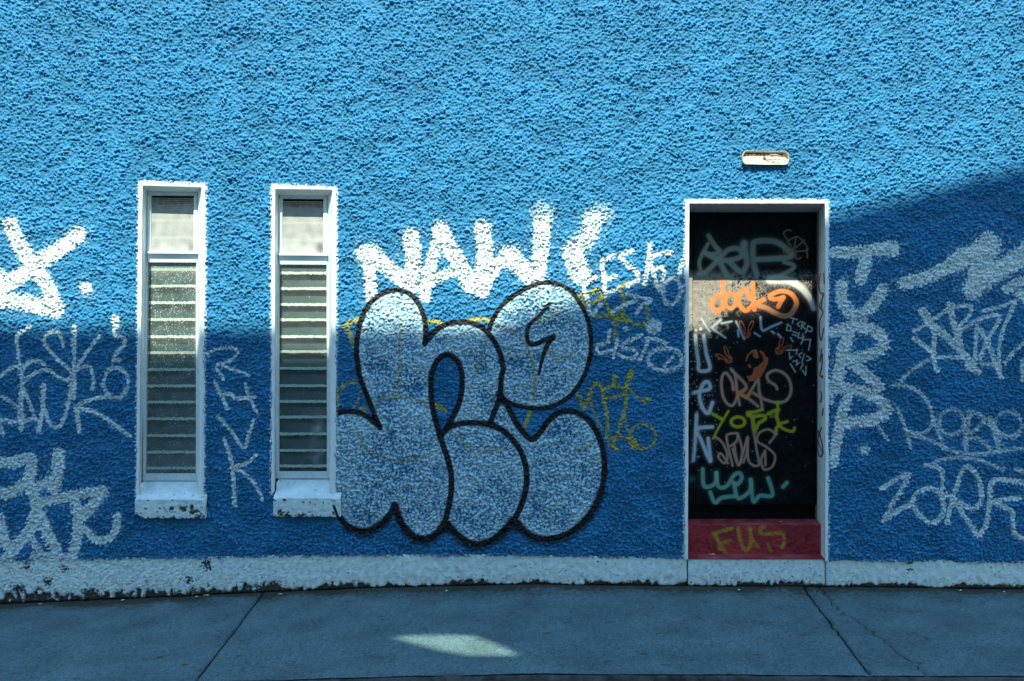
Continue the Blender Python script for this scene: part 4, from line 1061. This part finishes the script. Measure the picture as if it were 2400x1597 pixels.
chd(reveal('reveal', (1615, 478), (1612, 1311), (1600, 498), (1600, 1290), -0.006, DD, None, 232))
# right jamb with its marker script
na, nb = 44, 560
u = np.linspace(0, 1, na); v = np.linspace(0, 1, nb)
p = [np.array(W(1933, 478, -.006)), np.array(W(1933, 1315, -.006)), np.array(W(1914, 1290, DD)), np.array(W(1917, 498, DD))]
U, V = u[:, None, None], v[None, :, None]
Gj = (1 - U) * ((1 - V) * p[0] + V * p[1]) + U * ((1 - V) * p[3] + V * p[2])
jpx, jpy = np.linspace(1933, 1915.5, na), np.linspace(488, 1302, nb)
jc = Canvas(jpy, jpx, (.66, .78, .81))       # canvas axes swapped: columns run down the jamb
jn = fnoise(na, nb, 1, 12, .6, 91)
jc.col *= (1 + .05 * jn)[..., None]
jst = [px_(Ff, [(1170, 685), (1155, 760), (1165, 830), (1195, 870), (1160, 940), (1190, 1000), (1165, 1060), (1160, 1140), (1175, 1220), (1195, 1130)]), px_(Ff, [(1195, 700), (1200, 780)]), px_(Ff, [(1190, 850), (1175, 960)]), px_(Ff, [(1180, 1290), (1165, 1390), (1185, 1330), (1180, 1440), (1165, 1500), (1190, 1510)]),
       px_(G, [(1088, 0), (1086, 20)]), px_(G, [(1080, 120), (1085, 170), (1072, 200)]), px_(G, [(1095, 240), (1090, 290)]), px_(G, [(1085, 380), (1060, 470), (1056, 560), (1075, 600), (1095, 540), (1065, 420), (1052, 470), (1090, 560)])]
for s_ in jst:
    jc.stroke([(y, x) for x, y in s_], 2.8, (.01, .01, .015), .97, over=.05)
chd(grid_mesh('reveal', Gj[..., 0], Gj[..., 1], Gj[..., 2], M_REVEAL, None, col=jc.col))

# red step: lower tread, riser with yellow letters, upper tread
spx = np.arange(1604, 1945, 1.8)
rows = []                                  # (photo y used for paint, world Y, world Z)
d1, d2 = 0.155, DD + .03
z_l0, z_l1 = WZ(1310.5, -0.004), WZ(1299.5, d1)
z_u0, z_u1 = WZ(1229, d1), WZ(1218, DD)
for t in np.linspace(0, 1, 20): rows.append((1311 - 11 * t, -0.006 + (d1 + .006) * t, z_l0 + (z_l1 - z_l0) * t))
for t in np.linspace(0.02, .97, 44): rows.append((1299 - 70 * t, d1, z_l1 + (z_u0 - z_l1) * t))
for t in np.linspace(0, 1, 5): rows.append((1229, d1 + .006 * t, z_u0 - .006 * (1 - t) ** 2))
for t in np.linspace(0.05, 1, 16): rows.append((1229 - 11 * t, d1 + .006 + (d2 - d1 - .006) * t, z_u0 + (z_u1 - z_u0) * t))
rows = np.array(rows); nr = len(rows); ns = len(spx)
sc = Canvas(spx, -np.arange(nr, dtype=float), (0.36, 0.032, 0.045))
sc.py = rows[:, 0]
s1 = fnoise(nr, ns, 1, 10, .6, 95); s2 = fnoise(nr, ns, 1, 4, .5, 96); s3 = fnoise(nr, ns, 1, 40, .6, 97)
sc.col *= (1 + .10 * s1 + .12 * s3)[..., None]
sp = (sst(2.3, 2.8, s1 + .6 * s2) * .7)[..., None]
sc.col = sc.col * (1 - sp) + np.array([.06, .05, .05]) * sp
tread = (np.arange(nr)[:, None] < 20) | (np.arange(nr)[:, None] > 66)
dst = (tread * (.12 + .10 * np.clip(s3, -1, 1)))[..., None]
sc.col = sc.col * (1 - dst) + np.array([.30, .26, .26]) * dst
tmp = Canvas(spx, np.linspace(1299, 1229, 180)[::-1], (0, 0, 0))
FU = (.44, .30, .02)
for pts, w, a in [([(290, 1165), (350, 1145), (425, 1125)], 8, .75), ([(300, 1165), (325, 1220), (340, 1275)], 8, .85), ([(340, 1235), (410, 1212)], 7, .7), ([(350, 1250), (380, 1310)], 6, .6), ([(470, 1122), (485, 1210), (525, 1285), (565, 1235), (558, 1125)], 8, .8), ([(570, 1200), (620, 1260)], 6, .5), ([(665, 1105), (635, 1130), (650, 1165), (780, 1160), (810, 1205), (795, 1265)], 8, .7), ([(690, 1240), (710, 1290)], 6, .5)]:
    tmp.stroke(pts, w, (1, 1, 1), a, G, over=.25, soft=.5)
for i in range(20, 64):
    k = np.array([np.interp(rows[i, 0], np.linspace(1229, 1299, 180), tmp.col[:, j, 0][np.argsort(tmp.py)]) for j in range(ns)])
    k = np.clip(k * (1 + .25 * s2[i]), 0, 1)[:, None]
    sc.col[i] = sc.col[i] * (1 - k) + np.array(FU) * k
SX = np.zeros((nr, ns))
for i in range(nr): SX[i] = WX(spx, rows[i, 1])
SY = np.tile(rows[:, 1:2], (1, ns)) - .0008 * s1; SZ = np.tile(rows[:, 2:3], (1, ns)) + .0006 * s1
step = part(grid_mesh('door_step', SX, SY, SZ, M_STEP, col=sc.col))
step['label'] = 'dark red painted doorstep with faded yellow letters'

# ------------------------------------------------------------------ wall light, cover gone
dl = -0.036
lamp = tag(empty('wall_light', W(1795, 371, 0)), 'broken wall light without its cover, wires hanging out, above the door', 'light')
def lch(o):
    o.parent = lamp; o.matrix_parent_inverse = lamp.matrix_basis.inverted(); return o
LC = (1700, 330, 11.785)
outl = px_(LC, [(472, 480), (480, 380), (535, 285), (600, 275), (1150, 283), (1680, 296), (1735, 340), (1762, 420), (1768, 490), (1750, 580), (1712, 648), (1650, 662), (1100, 662), (570, 650), (515, 620), (480, 550)])
cxl, cyl = np.mean([p[0] for p in outl]), np.mean([p[1] for p in outl])
inn = [(cxl + (x - cxl) * .968, cyl + (y - cyl) * .90) for x, y in outl]
def rimmesh():
    vs_, fs = [], []
    n = len(outl)
    def at(p, d): return (WX(p[0], dl), d, WZ(p[1], dl))
    for lp, d in ((outl, 0.004), (outl, dl + .002), ([((a[0] * .7 + b[0] * .3), (a[1] * .7 + b[1] * .3)) for a, b in zip(outl, inn)], dl), (inn, dl + .002), (inn, -.008)):
        for p in lp: vs_.append(at(p, d))
    for k in range(4):
        for i in range(n):
            j = (i + 1) % n
            fs.append((k * n + i, k * n + j, (k + 1) * n + j, (k + 1) * n + i))
    return vs_, fs
v_, f_ = rimmesh()
lch(mesh_obj('housing', v_, f_, M_LAMP, None, smooth=False))
lch(mesh_obj('back_plate', [(WX(p[0], dl), -.0075, WZ(p[1], dl)) for p in inn], [tuple(range(len(inn)))[::-1]], M_LAMP))
gp = px_(LC, [(492, 500), (525, 432), (1060, 428), (1660, 450), (1735, 520), (1700, 640), (1100, 648), (570, 640)])
gv = [(WX(x, dl), -.024, WZ(y, dl)) for x, y in gp]; gv2 = [(a, -.012, c) for a, b, c in gv]
n = len(gp)
lch(mesh_obj('gear_tray', gv + gv2, [tuple(range(n))[::-1], tuple(range(n, 2 * n))] + [(i, (i + 1) % n, n + (i + 1) % n, n + i) for i in range(n)], M_LAMPW))
def lp(x, y, d): 
    q = px_(LC, [(x, y)])[0]; return Vector((WX(q[0], dl), d, WZ(q[1], dl)))
def blob(name, c, r, mat, sq=(1, .5, 1), seed=0):
    bm = bmesh.new(); bmesh.ops.create_icosphere(bm, subdivisions=2, radius=r)
    rr = random.Random(seed)
    for v in bm.verts:
        v.co *= rr.uniform(.8, 1.15); v.co = Vector((v.co.x * sq[0], v.co.y * sq[1], v.co.z * sq[2])) + c
    me = bpy.data.meshes.new(name); bm.to_mesh(me); bm.free(); me.materials.append(mat)
    return link(bpy.data.objects.new(name, me))
lch(blob('terminal_block', lp(1090, 475, -.026), .011, M_RUST, (.85, .6, 1.1), 3))
for i, (x, y) in enumerate([(600, 595), (1365, 588), (1598, 598)]): lch(blob('screw', lp(x, y, -.0245), .0036, M_RUST, (1, .5, 1), i))
for i, (x, y, r) in enumerate([(660, 345, .007), (910, 350, .008), (1100, 370, .006), (990, 365, .005), (1600, 360, .006), (560, 400, .006), (760, 350, .004), (1210, 360, .006)]):
    lch(blob('dark_clump', lp(x, y, -.010), r, M_LAMPDARK, (1.1, .4, .9), 20 + i))  # dark lumps inside the upper housing
lch(tube('dark_line', [lp(x, y, -.0085) for x, y in ((520, 430), (570, 335), (900, 330), (1300, 345), (1600, 352))], .0026, M_LAMPDARK))  # dark strip along the inside of the upper rim
for k, pts in enumerate([[(1110, 480, -.028), (1210, 420, -.04), (1340, 392, -.044), (1460, 410, -.04), (1530, 470, -.032), (1560, 540, -.027)], [(1115, 490, -.028), (1230, 470, -.042), (1360, 478, -.046), (1440, 520, -.04), (1480, 590, -.03)], [(1130, 500, -.027), (1190, 535, -.03), (1280, 545, -.03), (1360, 530, -.028)], [(1380, 440, -.040), (1450, 470, -.043), (1500, 540, -.04), (1520, 610, -.03)]]):
    P = catmull([tuple(lp(x, y, d)) for x, y, d in pts], 6)
    lch(tube('wire', P, .0021, M_WIRE))

# ------------------------------------------------------------------ litter
def scrap(px_c, py_c, sx, sy, rot, mat, name, label, cat, seed, base=None):
    c = base if base is not None else ground_hit(px_c, py_c)
    r = random.Random(seed)
    vs_ = []
    n = 9
    for zo in (0.0035, 0.0015):
        for i in range(n):
            a = 2 * math.pi * i / n
            k = r.uniform(.65, 1.1)
            x, y = sx * k * math.cos(a), sy * k * math.sin(a)
            vs_.append((x * math.cos(rot) - y * math.sin(rot), x * math.sin(rot) + y * math.cos(rot), zo + r.uniform(0, .004)))
    fs = [tuple(range(n)), tuple(range(n, 2 * n))[::-1]] + [(i, n + i, n + (i + 1) % n, (i + 1) % n) for i in range(n)]
    o = mesh_obj(name, vs_, fs, mat); o.location = c
    return tag(o, label, cat)
def butt(c, rot, label, L=.024):
    root = empty('cigarette_butt', c)
    dx, dy = math.cos(rot), math.sin(rot)
    tube('filter', [(0, 0, .0045), (dx * L * .55, dy * L * .55, .0045)], .004, M_FILTER, root)
    tube('paper_stub', [(dx * L * .55, dy * L * .55, .0045), (dx * L, dy * L, .0050)], .0037, M_PAPER, root)
    return tag(root, label, 'cigarette butt')
scrap(433, 1560, .017, .009, .3, M_LEAF, 'leaf', 'small rust brown leaf on the pavement left of the joint', 'leaf', 1)
butt(ground_hit(476, 1397), .1, 'orange tipped cigarette butt at the wall foot left of the pavement joint', .036)
for i, (x, y, sx, lab) in enumerate([
    (94, 1417, .014, 'white paper scrap at the wall foot, farthest left of the litter'),
    (461, 1400, .010, 'tiny white scrap beside the orange cigarette butt'),
    (288, 1408, .014, 'pale bluish scrap at the wall foot below the left window'),
    (657, 1394, .015, 'thin white scrap just right of the pavement joint'),
    (1046, 1386, .010, 'white crumb at the wall foot below the bubble letters'),
    (1732, 1384, .010, 'white crumb at the wall foot below the doorstep'),
    (2251, 1386, .016, 'flat white scrap at the wall foot right of the door'),
    (2353, 1389, .012, 'white scrap at the wall foot, farthest right of the litter')]):
    scrap(x, y, sx, .006, .1 * i, M_PAPER, 'paper_scrap', lab, 'litter', 30 + i)
zu = lambda px_c, d, py: Vector((WX(px_c, d), d, WZ(py, d)))
scrap(0, 0, .020, .012, .2, M_LEAF, 'leaf', 'orange brown dead leaf on the upper tread of the doorstep', 'leaf', 50, zu(1792, .25, 1222))
scrap(0, 0, .010, .010, .2, M_PAPER, 'paper_scrap', 'white crumb on the upper tread of the doorstep', 'litter', 51, zu(1829, .22, 1224))
butt(zu(1659, .11, 1301), .05, 'pale cigarette butt lying on the lower red tread of the doorstep', .045)

# ------------------------------------------------------------------ house across the street: its roof line throws the shade
OY = -8.0
opp = tag(empty('opposite_house', (0, OY, 0)), 'pale blue rendered house across the street whose gabled front shades the wall', 'building')
def och(o):
    o.parent = opp; o.matrix_parent_inverse = opp.matrix_basis.inverted(); return o
sx_, sz_ = SUN.x / -SUN.y, SUN.z / -SUN.y                 # per metre towards the sun across the street
def roof_pt(px_b, py_b):
    return (WX(px_b) + sx_ * -OY, WZ(py_b) + sz_ * -OY)
prof_pts = [roof_pt(-3200, 768), roof_pt(1140, 768), roof_pt(1610, 628), roof_pt(1940, 508), roof_pt(2400, 386), roof_pt(3100, 172), roof_pt(4600, 620), roof_pt(5200, 620)]
outer = [(prof_pts[0][0], -0.4)] + prof_pts + [(prof_pts[-1][0], -0.4)]
lens = [(920, 1493), (985, 1491), (1050, 1489), (1108, 1491), (1155, 1507), (1215, 1536), (1150, 1536), (1090, 1534), (1030, 1522), (975, 1508)]  # outline of the pavement sun patch; the opening is added to cast it
hole = []
for x, y in lens:
    g_ = ground_hit(x, y)
    t = g_.y - OY
    hole.append((g_.x + sx_ * t, g_.z + sz_ * t))
bm = bmesh.new()
def loop(pts):
    vs_ = [bm.verts.new((x, 0, z)) for x, z in pts]
    return [bm.edges.new((vs_[i], vs_[(i + 1) % len(vs_)])) for i in range(len(vs_))]
ed = loop(outer) + loop(hole)
bmesh.ops.triangle_fill(bm, use_beauty=True, use_dissolve=False, edges=ed)
ex = bmesh.ops.extrude_face_region(bm, geom=list(bm.faces))
th = 0.06
for v in [g_ for g_ in ex['geom'] if isinstance(g_, bmesh.types.BMVert)]:
    v.co.y -= th; v.co.x += sx_ * th; v.co.z += sz_ * th   # sides of the added opening follow the sun's direction
bmesh.ops.recalc_face_normals(bm, faces=bm.faces)
me = bpy.data.meshes.new('front_wall'); bm.to_mesh(me); bm.free(); me.materials.append(M_OPP)
fw = link(bpy.data.objects.new('front_wall', me)); fw.location = (0, OY, 0)
bpy.context.view_layer.update()
och(fw)
x0o, x1o = prof_pts[0][0], prof_pts[-1][0]
och(box('house_body', x0o + .05, x1o - .05, OY - 8, OY - .2, -.4, 8.2, M_OPP))
for i in range(4):
    xw = -5 + i * 2.6
    for zw in (1.2, 4.4):
        och(box('house_window', xw, xw + 1.1, OY - .02, OY + .03, zw, zw + 1.6, M_OGLASS))
opv = box('opposite_pavement', -30, 30, OY + .03, -6.9, -.5, 0.0, M_KERB)
tag(opv, kind='structure')
